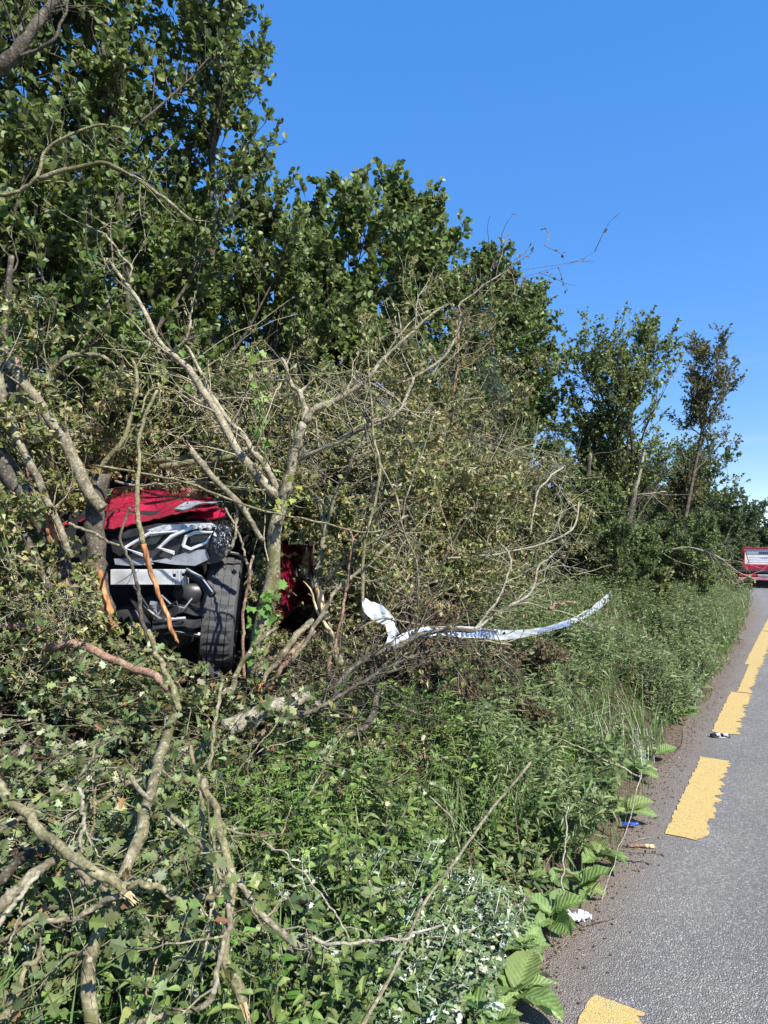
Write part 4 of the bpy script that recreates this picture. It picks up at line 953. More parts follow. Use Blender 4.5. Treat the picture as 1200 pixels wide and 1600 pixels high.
B('leaning_tree', [(80, 922, 3.0), (60, 880, 3.0), (35, 830, 3.02), (10, 780, 3.05), (-20, 735, 3.1)], 12, 14, BARK_DARK, 'lower thin dark trunk at the left border', cat='tree trunk')
B('hooked_branch', [(66, 752, 3.7), (66, 690, 3.7), (68, 620, 3.7), (76, 585, 3.7), (100, 560, 3.7), (130, 554, 3.7), (160, 556, 3.72), (182, 575, 3.75), (205, 600, 3.78), (212, 625, 3.8)], 15, 6, BARK_MOSS, 'hooked mossy branch bent over above the leaning trunks', twigs=7, tl=.4, nlf=2)
B('torn_stump', [(84, 850, 3.15), (80, 830, 3.16), (74, 805, 3.18)], 20, 14, TORN, 'orange torn stump between the leaning trunks', torn=TORN, cat='stump')
B('snapped_branch', [(152, 735, 3.5), (168, 715, 3.5), (190, 690, 3.5), (205, 650, 3.52), (212, 620, 3.55), (214, 590, 3.6), (206, 560, 3.65)], 9, 6, BARK_GREEN, 'olive branch bending up above the car, left of the torn stick', twigs=6, tl=.35, nlf=2, torn=TORN, torn_at='start')
st_ = B('torn_stick', [(275, 998, 3.15), (258, 955, 3.16), (243, 915, 3.18), (232, 880, 3.2), (224, 850, 3.2)], 7, 10, TORN, 'orange stripped stick hanging before the headlight', torn=TORN, torn_at='start', wob=.004)
branch('upper_stick', [(224, 852, 3.2), (216, 815, 3.2), (214, 780, 3.22), (216, 735, 3.25), (218, 690, 3.28), (226, 655, 3.3), (236, 630, 3.33), (246, 610, 3.36)], 10, 5, BARK_GREEN, None, parent=st_)
branch('loop', [(236, 632, 3.33), (222, 645, 3.35), (228, 615, 3.4), (245, 606, 3.42), (250, 622, 3.42), (238, 645, 3.4)], 4, 3, BARK_GREEN, None, parent=st_)
B('hanging_stick', [(230, 1000, 3.05), (222, 960, 3.06), (210, 905, 3.08), (196, 862, 3.1), (186, 842, 3.12), (192, 820, 3.13), (205, 790, 3.15)], 8, 4, BARK_DARK, 'dark stem hanging in front of the crash beam')
B('crossing_stick', [(108, 818, 3.12), (140, 832, 3.1), (170, 848, 3.1), (186, 852, 3.1)], 6, 5, BARK, 'short stick crossing the stripped orange trunk')
B('lower_stick', [(232, 985, 2.95), (245, 1020, 2.9), (258, 1050, 2.85), (272, 1080, 2.8), (280, 1112, 2.78)], 9, 12, BARK_GREEN, 'knobbly olive stick below the crash beam')
B('low_log', [(60, 1010, 2.95), (120, 1008, 2.92), (165, 1022, 2.9), (205, 1042, 2.88), (240, 1055, 2.85), (262, 1078, 2.82)], 18, 14, BARK_RED, 'dark reddish log lying across below the car nose', cat='log')
B('low_log', [(-20, 970, 2.95), (30, 978, 2.95), (62, 985, 2.98)], 15, 12, BARK_RED, 'reddish log stub at the left border below the leaning trunks', cat='log')
B('sloping_branch', [(300, 705, 3.35), (325, 738, 3.35), (355, 768, 3.36), (380, 795, 3.38), (400, 825, 3.4), (412, 845, 3.42)], 12, 10, BARK, 'grey branch sloping down past the bonnet to the forked hawthorn', torn=SPLIT, torn_at='start')
B('level_branch', [(240, 722, 3.9), (290, 716, 3.85), (340, 712, 3.85), (380, 704, 3.85), (400, 700, 3.9)], 11, 9, BARK_MOSS, 'upper one of two mossy branches lying level above the bonnet', torn=SPLIT)
B('level_branch', [(250, 730, 3.8), (300, 722, 3.78), (345, 718, 3.78), (375, 708, 3.8)], 13, 10, BARK_MOSS, 'lower thicker one of two mossy branches lying level above the bonnet')
B('draped_stem', [(150, 728, 3.3), (200, 735, 3.28), (250, 745, 3.25), (300, 757, 3.22), (345, 775, 3.2), (420, 800, 3.2), (500, 815, 3.22), (560, 832, 3.25), (600, 828, 3.3)], 5, 3, BARK_GREEN, 'long thin stem draped across the bonnet and the forked trunk', twigs=6, tl=.25)
B('draped_stem', [(180, 752, 3.4), (240, 758, 3.38), (300, 752, 3.38), (360, 760, 3.4), (415, 765, 3.42)], 5, 3, BARK, 'thin stem lying along the upper bonnet edge', twigs=8, tl=.3, nlf=2)
B('bent_stem', [(345, 1085, 3.2), (362, 1075, 3.25), (378, 1040, 3.28), (396, 1012, 3.3), (418, 990, 3.32), (432, 980, 3.35)], 12, 6, BARK_MOSS, 'mossy stem bending up from the tyre to the forked trunk')
B('tyre_stem', [(382, 1060, 3.3), (380, 1000, 3.3), (382, 940, 3.3), (390, 900, 3.3), (396, 868, 3.32)], 7, 5, BARK_RED, 'thin brown stem standing against the tyre')
for pts, w0, w1, lab in [([(352, 870, 3.35), (368, 840, 3.36), (372, 800, 3.4), (362, 770, 3.42)], 6, 4, 'thin grey stem beside the outer headlight edge'),
                         ([(392, 930, 3.35), (385, 880, 3.36), (375, 840, 3.38), (352, 792, 3.4)], 5, 4, 'thin brown stem between headlight and forked trunk')]:
    B('side_stem', pts, w0, w1, BARK, lab)
B('overhead_bough', [(-40, 125, 3.6), (10, 95, 3.6), (40, 62, 3.6), (62, 35, 3.62), (85, 5, 3.65), (105, -30, 3.7)], 30, 10, BARK_DARK, 'thick dark bough crossing the upper left corner', twigs=9, tl=.4, nlf=2, tpl=ALDER_LO, cols=A_COLS, cw=(1, 1, 1, 1), size=.05)
B('overhead_bough', [(30, 90, 3.6), (70, 72, 3.6), (92, 45, 3.6), (105, 10, 3.6), (110, -20, 3.6)], 7, 4, BARK_DARK, 'thin dark side bough beside the thick corner bough', twigs=4, tl=.3)
B('hanging_bough', [(0, 305, 3.7), (50, 285, 3.7), (70, 235, 3.7), (100, 215, 3.7), (150, 195, 3.72), (190, 200, 3.75)], 7, 4, BARK_GREEN, 'upper curving bough among the left alder leaves', twigs=7, tl=.35, nlf=3, tpl=ALDER_LO, cols=A_COLS, cw=(1, 1, 1, 1), size=.05)
B('hanging_bough', [(60, 280, 3.6), (110, 262, 3.6), (160, 255, 3.6), (200, 272, 3.6), (240, 298, 3.62), (270, 320, 3.65), (300, 347, 3.7)], 9, 6, BARK_MOSS, 'lower mossy bough among the left alder leaves', twigs=6, tl=.35, nlf=2)
B('wispy_branch', [(620, 600, 3.8), (690, 560, 4.0), (720, 500, 4.2), (716, 480, 4.3), (735, 462, 4.4), (778, 432, 4.6), (800, 422, 4.7)], 5, 2, BARK, 'wispy brown leaved branch poking above the hedge into the sky', twigs=14, tl=.6, nlf=3, cols=[(.20, .12, .05), (.16, .13, .06)], cw=(1, 1), size=.035)
B('wispy_branch', [(706, 660, 5.4), (712, 590, 5.4), (716, 540, 5.5), (714, 500, 5.6)], 5, 3, BARK_RED, 'upright reddish stem in the middle of the hedge', twigs=8, tl=.5, nlf=2)

HAWC = [(.065, .095, .032), (.105, .145, .05), (.155, .205, .078), (.24, .29, .14), (.36, .39, .25), (.22, .15, .07)]
# foreground tangle at the lower left
B('fallen_mossy_tree', [(272, 1120, 2.62), (255, 1165, 2.40), (243, 1205, 2.2), (232, 1245, 2.08), (222, 1290, 1.91), (205, 1340, 1.84), (185, 1385, 1.79), (168, 1430, 1.75), (150, 1465, 1.71), (136, 1510, 1.66), (138, 1560, 1.62), (148, 1640, 1.56)], 17, 28, BARK_MOSS, 'thick lichen covered trunk lying down the lower left', cat='fallen trunk', n=36, sides=11, twigs=5, tl=.2, nlf=3, tpl=HAW, cols=HAWC, cw=(4, 4, 3, 2, 1, 1), size=.036)
B('broken_branch', [(-30, 1190, 1.89), (10, 1240, 1.84), (40, 1275, 1.79), (75, 1310, 1.75), (120, 1340, 1.70), (160, 1370, 1.67), (198, 1396, 1.66)], 17, 19, BARK_GREEN, 'straight branch with a pale broken end crossing the lichen covered trunk', torn=SPLIT, sides=10, twigs=5, tl=.2, nlf=3, tpl=HAW, cols=HAWC, cw=(4, 4, 3, 2, 1, 1), size=.036)
B('broken_branch', [(98, 1330, 1.79), (125, 1358, 1.77), (150, 1385, 1.75), (185, 1405, 1.71)], 13, 11, BARK, 'shorter branch below the straight broken one', twigs=5, tl=.2, nlf=3, tpl=HAW, cols=HAWC, cw=(4, 4, 3, 2, 1, 1), size=.036)
B('small_branch', [(-20, 1480, 1.66), (60, 1440, 1.67), (115, 1435, 1.69), (150, 1415, 1.69), (185, 1400, 1.68)], 8, 10, BARK, 'side branch running left from the broken ends', twigs=5, tl=.2, nlf=3, tpl=HAW, cols=HAWC, cw=(4, 4, 3, 2, 1, 1), size=.036)
B('curled_branch', [(200, 1388, 1.66), (232, 1384, 1.66), (258, 1395, 1.66), (280, 1410, 1.66), (310, 1405, 1.66), (338, 1392, 1.66), (362, 1366, 1.66)], 11, 13, BARK_GREEN, 'curled branch linking the broken ends to the upright sticks', twigs=5, tl=.2, nlf=3, tpl=HAW, cols=HAWC, cw=(4, 4, 3, 2, 1, 1), size=.036)
B('upright_stick', [(318, 1218, 1.89), (332, 1262, 1.84), (346, 1310, 1.79), (359, 1358, 1.75), (362, 1400, 1.71), (354, 1450, 1.67), (352, 1500, 1.66), (365, 1540, 1.64), (379, 1568, 1.62)], 13, 19, BARK_GREEN, 'knotted stick with a broken foot, middle of the lower left', torn=SPLIT, twigs=4, tl=.2)
B('upright_stick', [(362, 1390, 1.71), (356, 1440, 1.66), (345, 1490, 1.62), (338, 1530, 1.58), (322, 1568, 1.56), (290, 1582, 1.55), (240, 1590, 1.53), (200, 1602, 1.52)], 11, 10, BARK, 'stick that bends sharply left at the bottom', twigs=5, tl=.2, nlf=3, tpl=HAW, cols=HAWC, cw=(4, 4, 3, 2, 1, 1), size=.036)
B('upright_stick', [(298, 1165, 2.02), (310, 1215, 1.95), (320, 1290, 1.89), (326, 1350, 1.84), (330, 1400, 1.79), (342, 1450, 1.75), (348, 1485, 1.70)], 8, 7, BARK_GREEN, 'thinner stick left of the knotted one', twigs=4, tl=.2)
B('upright_stick', [(335, 1410, 1.77), (325, 1470, 1.73), (315, 1540, 1.70)], 5, 4, BARK_PALE, 'thin whitish stick below the thinner stick', twigs=5, tl=.2, nlf=3, tpl=HAW, cols=HAWC, cw=(4, 4, 3, 2, 1, 1), size=.036)
B('crossing_branch', [(205, 1212, 1.98), (230, 1245, 1.95), (262, 1272, 1.93), (300, 1302, 1.90), (335, 1340, 1.84), (375, 1388, 1.79), (410, 1430, 1.77), (450, 1465, 1.75), (478, 1484, 1.73)], 9, 11, BARK, 'branch crossing behind the upright sticks from upper left', twigs=6, tl=.2, nlf=2, tpl=HAW, cols=GRN, cw=(1, 1, 1, 1))
B('white_twig', [(445, 1462, 1.79), (500, 1470, 1.79), (540, 1472, 1.79), (590, 1470, 1.82), (640, 1462, 1.84), (690, 1446, 1.89)], 7, 4, BARK_PALE, 'whitish dead twig lying level across the lower middle', twigs=4, tl=.15)
B('white_twig', [(410, 1312, 2.02), (445, 1340, 1.98), (480, 1370, 1.93), (510, 1408, 1.89), (530, 1440, 1.84), (545, 1466, 1.82)], 2.5, 4, BARK_PALE, 'thin whitish stalk leaning down to the level dead twig')
B('long_stick', [(826, 1195, 2.76), (780, 1250, 2.62), (735, 1310, 2.44), (698, 1365, 2.30), (660, 1420, 2.12), (628, 1490, 1.93), (590, 1560, 1.79), (550, 1630, 1.66)], 5, 7, BARK, 'long straight stick with a splintered top lying on the nettles', torn=SPLIT, torn_at='start', wob=.004)
B('forked_twig', [(-20, 1310, 1.84), (40, 1270, 1.89), (90, 1240, 1.98), (140, 1195, 2.07), (150, 1190, 2.07)], 8, 6, BARK, 'grey forked branch rising from the left border', twigs=5, tl=.2, nlf=3, tpl=HAW, cols=HAWC, cw=(4, 4, 3, 2, 1, 1), size=.036)
B('forked_twig', [(120, 1232, 1.93), (128, 1262, 1.89), (130, 1300, 1.84), (126, 1335, 1.82)], 8, 7, BARK_PALE, 'pale dead twig standing before the forked branch', twigs=5, tl=.2, nlf=3, tpl=HAW, cols=HAWC, cw=(4, 4, 3, 2, 1, 1), size=.036)
B('forked_twig', [(148, 1165, 2.12), (146, 1215, 2.07), (148, 1270, 2.02), (140, 1310, 1.98), (134, 1330, 1.93)], 5, 5, BARK_GREEN, 'thin knobbly stem rising above the pale dead twig', twigs=5, tl=.15, nlf=3, tpl=HAW, cols=GRN, cw=(1, 1, 1, 1))
B('yellow_branch', [(70, 1295, 2.07), (120, 1275, 2.07), (170, 1245, 2.10), (225, 1215, 2.12)], 9, 8, BARK_GREEN, 'yellowish branch behind the thin knobbly stem', twigs=5, tl=.2, nlf=3, tpl=HAW, cols=HAWC, cw=(4, 4, 3, 2, 1, 1), size=.036)
for pts, w0, w1, m_, lab in [([(-20, 1430, 1.61), (20, 1400, 1.66), (50, 1370, 1.70), (90, 1345, 1.75)], 22, 15, BARK, 'topmost of the parallel branches heaped at the left border'),
                             ([(-20, 1395, 1.79), (20, 1355, 1.84), (60, 1330, 1.84), (100, 1318, 1.89)], 20, 12, BARK_DARK, 'dark branch at the back of the heap at the left border'),
                             ([(-20, 1500, 1.56), (0, 1440, 1.61), (30, 1400, 1.66), (60, 1360, 1.70)], 12, 9, BARK_PALE, 'pale branch at the front of the heap at the left border'),
                             ([(-20, 1620, 1.47), (20, 1560, 1.49), (40, 1520, 1.53), (70, 1480, 1.56)], 14, 9, BARK_GREEN, 'branch rising from the lower left corner'),
                             ([(10, 1510, 1.58), (22, 1450, 1.60), (35, 1410, 1.62)], 4, 4, BARK_PALE, 'thin white twig before the heap at the left border'),
                             ([(230, 1560, 1.58), (255, 1470, 1.66), (270, 1420, 1.70), (285, 1395, 1.75)], 4, 3, BARK_RED, 'thin brown stem right of the lichen covered trunk')]:
    B('heaped_branch', pts, w0, w1, m_, lab)
B('thin_upright', [(328, 1205, 2.3), (335, 1140, 2.4), (342, 1095, 2.5), (346, 1068, 2.55)], 6, 7, BARK_GREEN, 'thin upright stick with a cut top below the tyre')
B('grass_stalk', [(360, 1225, 2.5), (400, 1170, 2.55), (440, 1120, 2.6), (470, 1085, 2.65)], 3, 2, BARK_GREEN, 'thin green stalk leaning right below the pale log')
B('grass_stalk', [(470, 1260, 2.4), (500, 1210, 2.5), (525, 1160, 2.6), (555, 1130, 2.65), (565, 1170, 2.65)], 3, 2, BARK_GREEN, 'bent thin green stalk above the bright nettles')
B('verge_twig', [(850, 1145, 4.2), (900, 1165, 4.1), (950, 1190, 4.0), (1000, 1213, 3.95)], 3, 4, BARK_PALE, 'pale straight twig lying on the verge towards the yellow dash')
B('verge_twig', [(880, 1400, 2.75), (882, 1340, 2.85), (885, 1290, 2.95), (888, 1260, 3.0)], 3, 3, BARK_PALE, 'dry stalk standing above the small dock plant')
B('verge_twig', [(1002, 1206, 3.95), (985, 1275, 3.5), (950, 1380, 2.9), (938, 1415, 2.8)], 2, 2, BARK_PALE, 'long dry grass stalk bending to the road edge')

# small twigs over the whole tangle
def litter(name, n, srange, urange, zrange, length, rad, mat, label, cat='twigs', flat=.35, cond=None):
    s = rng.uniform(*srange, n); u = rng.uniform(*urange, n); p = ground(s, u); p[:, 2] += rng.uniform(*zrange, n)
    az = rng.uniform(0, 2 * pi, n); d = np.stack([np.cos(az), np.sin(az), rng.normal(0, flat, n)], 1)
    c = curves(p, d, rng.uniform(.4, 1.3, n) * length, 6, 0, .12); m = keep_clear(c.reshape(-1, 3)).reshape(c.shape[:2]).all(1); c = c[m]
    r = np.linspace(1, .5, 6)[None] * (rad * rng.uniform(.5, 1.5, len(c)))[:, None]
    v, f = tubes(c, r, 4); return tag(obj(name, v, f, mat, smooth=True), label, cat, kind='stuff')
litter('fallen_twigs', 1100, (.1, 3.2), (.75, 2.4), (.0, .30), .28, .0024, BARK, 'fine grey twigs strewn through the lower left tangle')
litter('dead_twigs', 700, (2.4, 5.6), (.9, 2.3), (.05, .5), .4, .0026, BARK_DARK, 'fine dark dead twigs in the brown brush pile')
litter('dry_stalks', 160, (1.0, 7.0), (.4, 1.6), (.1, .42), .35, .0016, BARK_PALE, 'fine pale dry stalks over the verge plants')
litter('hedge_twigs', 1500, (2.6, 8.5), (1.5, 2.9), (.2, 2.0), .6, .0030, BARK_TWIG, 'fine pale twigs standing in the broken hedge', flat=.8)

# ---------------------------------------------------------------- undergrowth
def field(n, srange, urange, lift=0.0):
    s = rng.uniform(*srange, n); u = rng.uniform(*urange, n); p = ground(s, u); p[:, 2] += lift
    return p, s, u
def clump_noise(s, u, a=1.7, b=2.3, ph=0.0): return .5 + .25 * np.sin(s * a + u * 1.1 + ph) + .25 * np.sin(u * b * 1.7 - s * .9 + ph * 2)

def stem_plants(name, p, H, pairs, size, tpl, cols, cw, mat, label, cat='plants', droop=.1, lean=.22, whorl=2, stemcol=(.07, .10, .03), taper=True, jit=.15):
    hv = 1 + .35 * np.sin(p @ np.array((3.3, 2.1, 0))) * np.sin(p @ np.array((-2.2, 3.9, 0)) + 1); gk = (np.sin(p @ np.array((7.3, -5.1, 0))) + np.sin(p @ np.array((4.9, 8.3, 0)) + 2) + rng.normal(0, .5, len(p))) > -.9; p, hv = p[gk], hv[gk]; H = H * hv
    n = len(p); d = nrm(np.stack([rng.normal(0, lean, n), rng.normal(0, lean, n), np.ones(n)], 1)); L = H * rng.uniform(.6, 1.25, n)
    c = curves(p, d, L, 5, .0, .06); m = keep_clear(c[:, -1]); c = c[m]; L = L[m]; n = len(c)
    r = np.linspace(.0025, .0012, 5)[None].repeat(n, 0)
    mb = MB(); v, f = tubes(c, r, 3); mb.add(v, np.concatenate([f[:, :3], f[:, [0, 2, 3]]]), np.array(stemcol))
    az0 = rng.uniform(0, 2 * pi, n)
    for k in range(pairs):
        t = .22 + .78 * (k + .5) / pairs; x = t * 4; i = min(int(x), 3); q = c[:, i] * (1 - (x - i)) + c[:, i + 1] * (x - i)
        for w in range(whorl):
            az = az0 + k * (pi / 2 if whorl == 2 else 2.4) + w * 2 * pi / whorl + rng.normal(0, .25, n)
            ax = np.stack([np.cos(az), np.sin(az), rng.normal(.15 - droop + .5 * (t > .9), .25, n)], 1)
            sz = size * (1.15 - .65 * t if taper else 1)
            leaves(tpl, q, ax, nrm(np.array((.1, -.1, 1.0)) + rng.normal(0, .3, (n, 3))), sz, pick(cols, cw, n), mb, jit)
    return tag(mb.build(name, mat), label, cat, kind='stuff')

NETTLE = [(.10, .16, .042), (.155, .225, .062), (.225, .295, .098), (.07, .11, .036)]
VERGE = [(.07, .11, .036), (.11, .16, .055), (.16, .215, .085), (.22, .26, .125)]
# nettles: bright patch in the lower middle, then along the verge
p, s, u = field(900, (1.0, 3.9), (.32, 1.15)); m = clump_noise(s, u) > .30
stem_plants('nettles', p[m], .34, 6, .068, OVATE, NETTLE, (3, 4, 2, 2), LEAF_DULL, 'bright green nettles in the lower middle of the verge')
p, s, u = field(4200, (3.6, 12), (.14, 1.9)); m = clump_noise(s, u, ph=1) > .42
stem_plants('verge_weeds', p[m], .38, 6, .080, OVATE, VERGE, (3, 4, 2, 2), LEAF_DULL, 'mixed green weeds covering the verge beyond the nettles', lean=.35)
p, s, u = field(3800, (3.2, 13), (.12, 1.9)); m = clump_noise(s, u, 1.4, 2.6, 4) > .48
stem_plants('narrow_weeds', p[m], .42, 9, .075, NARROW, VERGE, (2, 3, 3, 3), LEAF_DULL, 'narrow leaved weeds in the verge below the tape', whorl=3, lean=.35, taper=False)
p, s, u = field(900, (2.4, 11), (.2, 1.6)); m = clump_noise(s, u, 1.9, 1.6, 2) > .5
stem_plants('dead_weeds', p[m], .34, 6, .05, NARROW, [(.20, .16, .08), (.14, .10, .05), (.27, .24, .14)], (2, 2, 1), LEAF_DULL, 'withered brown weeds between the green ones', lean=.5, stemcol=(.2, .16, .09))
p, s, u = field(4200, (11, 36), (.10, 2.3)); stem_plants('far_verge_weeds', p, .36, 6, .11, NARROW, VERGE, (2, 4, 4, 4), LEAF_DULL, 'hazy green weeds on the far verge by the truck', whorl=3, lean=.35)
p, s, u = field(1100, (.6, 4.4), (.24, .75))
stem_plants('margin_weeds', p, .22, 6, .070, OVATE, NETTLE + VERGE, (1, 1, 1, 1, 2, 3, 2, 1), LEAF_DULL, 'mixed low weeds between the nettles and the soil margin', lean=.4)
# mugwort with whitish undersides
p, s, u = field(700, (.9, 2.6), (.14, .70)); m = (clump_noise(s, u, 2.6, 3, 2) > .40); p = p[m]
stem_plants('mugwort', p, .24, 7, .06, MUG, [(.08, .13, .05), (.12, .17, .08), (.22, .27, .17), (.42, .46, .37)], (4, 4, 2, 1.3), MUGWORT, 'mugwort with whitish leaf undersides near the road edge', whorl=3, droop=-.05, lean=.55, stemcol=(.14, .14, .08))
p, s, u = field(900, (4.5, 10), (.08, .9)); m = clump_noise(s, u, 2.1, 3, 4) > .5
stem_plants('far_mugwort', p[m], .26, 7, .05, NARROW, [(.10, .15, .07), (.15, .20, .11), (.28, .32, .23)], (4, 3, 1), MUGWORT, 'greyish mugwort along the farther road edge', whorl=3)
# feathery yellow green cleavers between
p, s, u = field(700, (1.2, 4.2), (.35, 1.3)); m = clump_noise(s, u, 1.3, 2, 3) > .5
stem_plants('cleavers', p[m], .38, 9, .028, NARROW, [(.12, .21, .04), (.16, .26, .06)], (1, 1), LEAF_DULL, 'fine feathery yellow green cleavers among the nettles', whorl=5, droop=-.1, taper=False)
# hawthorn sprays torn off and lying in the lower left
def sprays(name, n, srange, urange, zr, size, tpl, cols, cw, label, mat=LEAF, L=.28, nl=11, droop=-.1, cat='foliage'):
    s = rng.uniform(*srange, n); u = rng.uniform(*urange, n); p = ground(s, u); p[:, 2] += rng.uniform(*zr, n)
    az = rng.uniform(0, 2 * pi, n); d = np.stack([np.cos(az), np.sin(az), rng.normal(.1, .4, n)], 1)
    c = curves(p, d, L * rng.uniform(.6, 1.3, n), 5, droop, .14); m = keep_clear(c.reshape(-1, 3)).reshape(c.shape[:2]).all(1); q0 = c[:, 2]; m &= (np.sin(q0 @ np.array((6.1, 4.3, 3.0))) + np.sin(q0 @ np.array((-4.7, 7.9, 2.0)) + 1) + rng.normal(0, .45, len(c))) > -.75; c = c[m]
    r = np.linspace(.0022, .001, 5)[None].repeat(len(c), 0); mb = MB(); v, f = tubes(c, r, 3); mb.add(v, np.concatenate([f[:, :3], f[:, [0, 2, 3]]]), np.array((.16, .12, .07)))
    q, dd, t, rr, _ = sprout(c, r, nl, .15, 1.05, .9, .35); m = keep_clear(q); q, dd = q[m], dd[m]
    leaves(tpl, q, dd, nrm(np.array((.2, -.25, .75)) + rng.normal(0, .5, q.shape)), size, pick(cols, cw, len(q)), mb, .16, .35)
    return tag(mb.build(name, mat), label, cat, kind='stuff')
sprays('hawthorn_sprays', 1500, (.2, 2.9), (.62, 2.2), (.0, .28), .040, HAW, HAWC, (4, 4, 3.5, 2.4, 1.4, .9), 'torn green hawthorn sprays covering the lower left tangle')
sprays('hawthorn_sprays', 260, (2.2, 3.6), (1.6, 3.0), (.1, .7), .036, HAW, HAWC, (3, 3, 2, 2, 1, .8), 'green hawthorn sprays around the foot of the leaning trunks')
sprays('hawthorn_sprays', 230, (.2, 2.4), (.7, 2.1), (.24, .48), .036, HAW, HAWC, (4, 4, 3, 2, 1, .6), 'torn hawthorn sprays hanging over the lower left branches', L=.34, nl=14)
sprays('olive_sprays', 900, (.6, 3.0), (2.0, 3.4), (.0, .6), .028, SMALL, DRY, DRYW, 'olive leaf sprays below the leaning trunks at the left border', mat=LEAF_DULL, L=.34, nl=15)
sprays('ivy_sprays', 420, (.4, 2.2), (.45, 1.4), (.0, .22), .052, IVY, [(.045, .08, .028), (.075, .12, .042), (.20, .24, .14), (.12, .07, .06)], (4, 3, 1.2, .8), 'dark ivy leaves creeping under the branches at the bottom', L=.22, nl=7)
sprays('dry_sprays', 900, (2.2, 5.8), (.85, 2.4), (.03, .42), .026, SMALL, PILE + [(.10, .11, .04)], (4, 4, 3, 2, 3, 3), 'brown and olive leaf sprays of the dead brush pile', mat=LEAF_DULL, L=.3, nl=14)
sprays('olive_sprays', 900, (2.0, 4.6), (1.3, 2.7), (.0, .55), .026, SMALL, DRY, DRYW, 'olive leaf sprays under and around the car nose', mat=LEAF_DULL, L=.3, nl=14)
sprays('bramble_sprays', 700, (5.0, 13), (.9, 2.6), (.02, .3), .05, OVATE, VERGE + [(.12, .09, .04)], (3, 3, 2, 1, 1), 'bramble sprays climbing the verge bank below the tape', mat=LEAF_DULL, L=.3, nl=12)

def grass(name, n, srange, urange, H, w, cols, cw, label, thr=.4, ph=0, bend=.35):
    s = rng.uniform(*srange, n); u = rng.uniform(*urange, n); m = clump_noise(s, u, 2.2, 2.8, ph) > thr; s, u = s[m], u[m]; n = len(s)
    p = ground(s, u); L = H * rng.uniform(.5, 1.3, n); az = rng.uniform(0, 2 * pi, n); fx = np.stack([np.cos(az), np.sin(az), np.zeros(n)], 1); sd = np.stack([-np.sin(az), np.cos(az), np.zeros(n)], 1)
    lean = rng.uniform(.1, 1.0, n) * bend; vs = []
    for k, wd in ((0, 1), (.4, .9), (.75, .6), (1, .06)):
        c = p + np.array((0, 0, 1.0)) * (L * (k - .35 * lean * k * k))[:, None] + fx * (L * lean * k * k * 1.1)[:, None]
        o = sd * (w * wd * .5 * rng.uniform(.9, 1.1, n))[:, None]; vs += [c - o, c + o]
    v = np.stack(vs, 1); b = (np.arange(n) * 8)[:, None, None]
    f = b + np.array([[0, 1, 3, 2], [2, 3, 5, 4], [4, 5, 7, 6]])[None]
    c = pick(cols, cw, n) * (1 + rng.normal(0, .15, (n, 1)))
    mb = MB(); mb.add(v.reshape(-1, 3), f.reshape(-1, 4), np.repeat(np.clip(c, .01, .8), 8, 0)); return tag(mb.build(name, GRASS), label, 'grass', kind='stuff')
GR = [(.085, .17, .035), (.12, .22, .05), (.17, .26, .08), (.30, .29, .15)]
grass('grass', 5200, (.6, 4.6), (.16, 1.35), .34, .0075, GR, (4, 3, 2, 1), 'long green grass blades among the nettles', .48, 0, .9)
grass('grass', 6000, (4.0, 12), (.10, 1.7), .38, .008, GR, (3, 3, 2, 1.2), 'tall green grass on the verge below the tape', .62, 2, .8)
grass('grass', 4500, (11, 38), (.05, 2.4), .45, .014, GR, (3, 3, 3, 2), 'pale tall grass on the far verge beside the truck', .4, 1, .8)
grass('grass', 1500, (1, 12), (.02, .25), .10, .004, GR, (3, 3, 2, 1), 'short grass tufts along the soil margin', .4, 5)

# ---------------------------------------------------------------- dock plants along the road edge: every leaf a part
def dock_leaf_mesh(seed):
    r = np.random.default_rng(seed); nu_, nv_ = 7, 10; V = np.linspace(0, 1, nv_); w = np.array([.03, .13, .22, .27, .29, .285, .26, .21, .13, .02]) * r.uniform(.85, 1.15)
    v = []
    ph = r.uniform(0, 6)
    for j in range(nv_):
        for i in range(nu_):
            a = (i / (nu_ - 1)) * 2 - 1; y = V[j]
            edge = abs(a) ** 2 * .035 * sin(y * 19 + ph + (a > 0) * 1.7)
            v.append((a * w[j] * (1 + .06 * sin(y * 23 + ph)), y, .10 * abs(a) * w[j] * 3 - .35 * y * y * r.uniform(.98, 1.02) + edge + .012 * cos(a * 9) * (1 - abs(a)) + .12 * y))
    i = np.arange(nv_ - 1)[:, None] * nu_; j = np.arange(nu_ - 1)[None]
    f = np.stack([i + j, i + j + 1, i + nu_ + j + 1, i + nu_ + j], -1).reshape(-1, 4)
    return np.array(v), f
def dock_mat():
    m = leaf_mat('dock_leaf', .5, .25, spec=.35); t = m.node_tree
    b = [n for n in t.nodes if n.type == 'BSDF_PRINCIPLED'][0]
    tc = N(t, 'TexCoord'); sx = N(t, 'SeparateXYZ'); t.links.new(tc.outputs['Object'], sx.inputs[0])
    ab = N(t, 'Math', operation='ABSOLUTE'); t.links.new(sx.outputs[0], ab.inputs[0])
    ph = N(t, 'Math', operation='MULTIPLY_ADD'); t.links.new(ab.outputs[0], ph.inputs[0]); ph.inputs[1].default_value = -.9; t.links.new(sx.outputs[1], ph.inputs[2])
    m2 = N(t, 'Math', operation='MULTIPLY'); t.links.new(ph.outputs[0], m2.inputs[0]); m2.inputs[1].default_value = 58
    sn = N(t, 'Math', operation='SINE'); t.links.new(m2.outputs[0], sn.inputs[0])
    nz = N(t, 'TexNoise', Scale=9.0, Detail=3.0); t.links.new(tc.outputs['Object'], nz.inputs['Vector'])
    sm = N(t, 'Math', operation='MULTIPLY_ADD'); t.links.new(nz.outputs[0], sm.inputs[0]); sm.inputs[1].default_value = 3.0; t.links.new(sn.outputs[0], sm.inputs[2])
    bump(t, b, sm.outputs[0], .35, .0035)
    return m
DOCK = dock_mat()
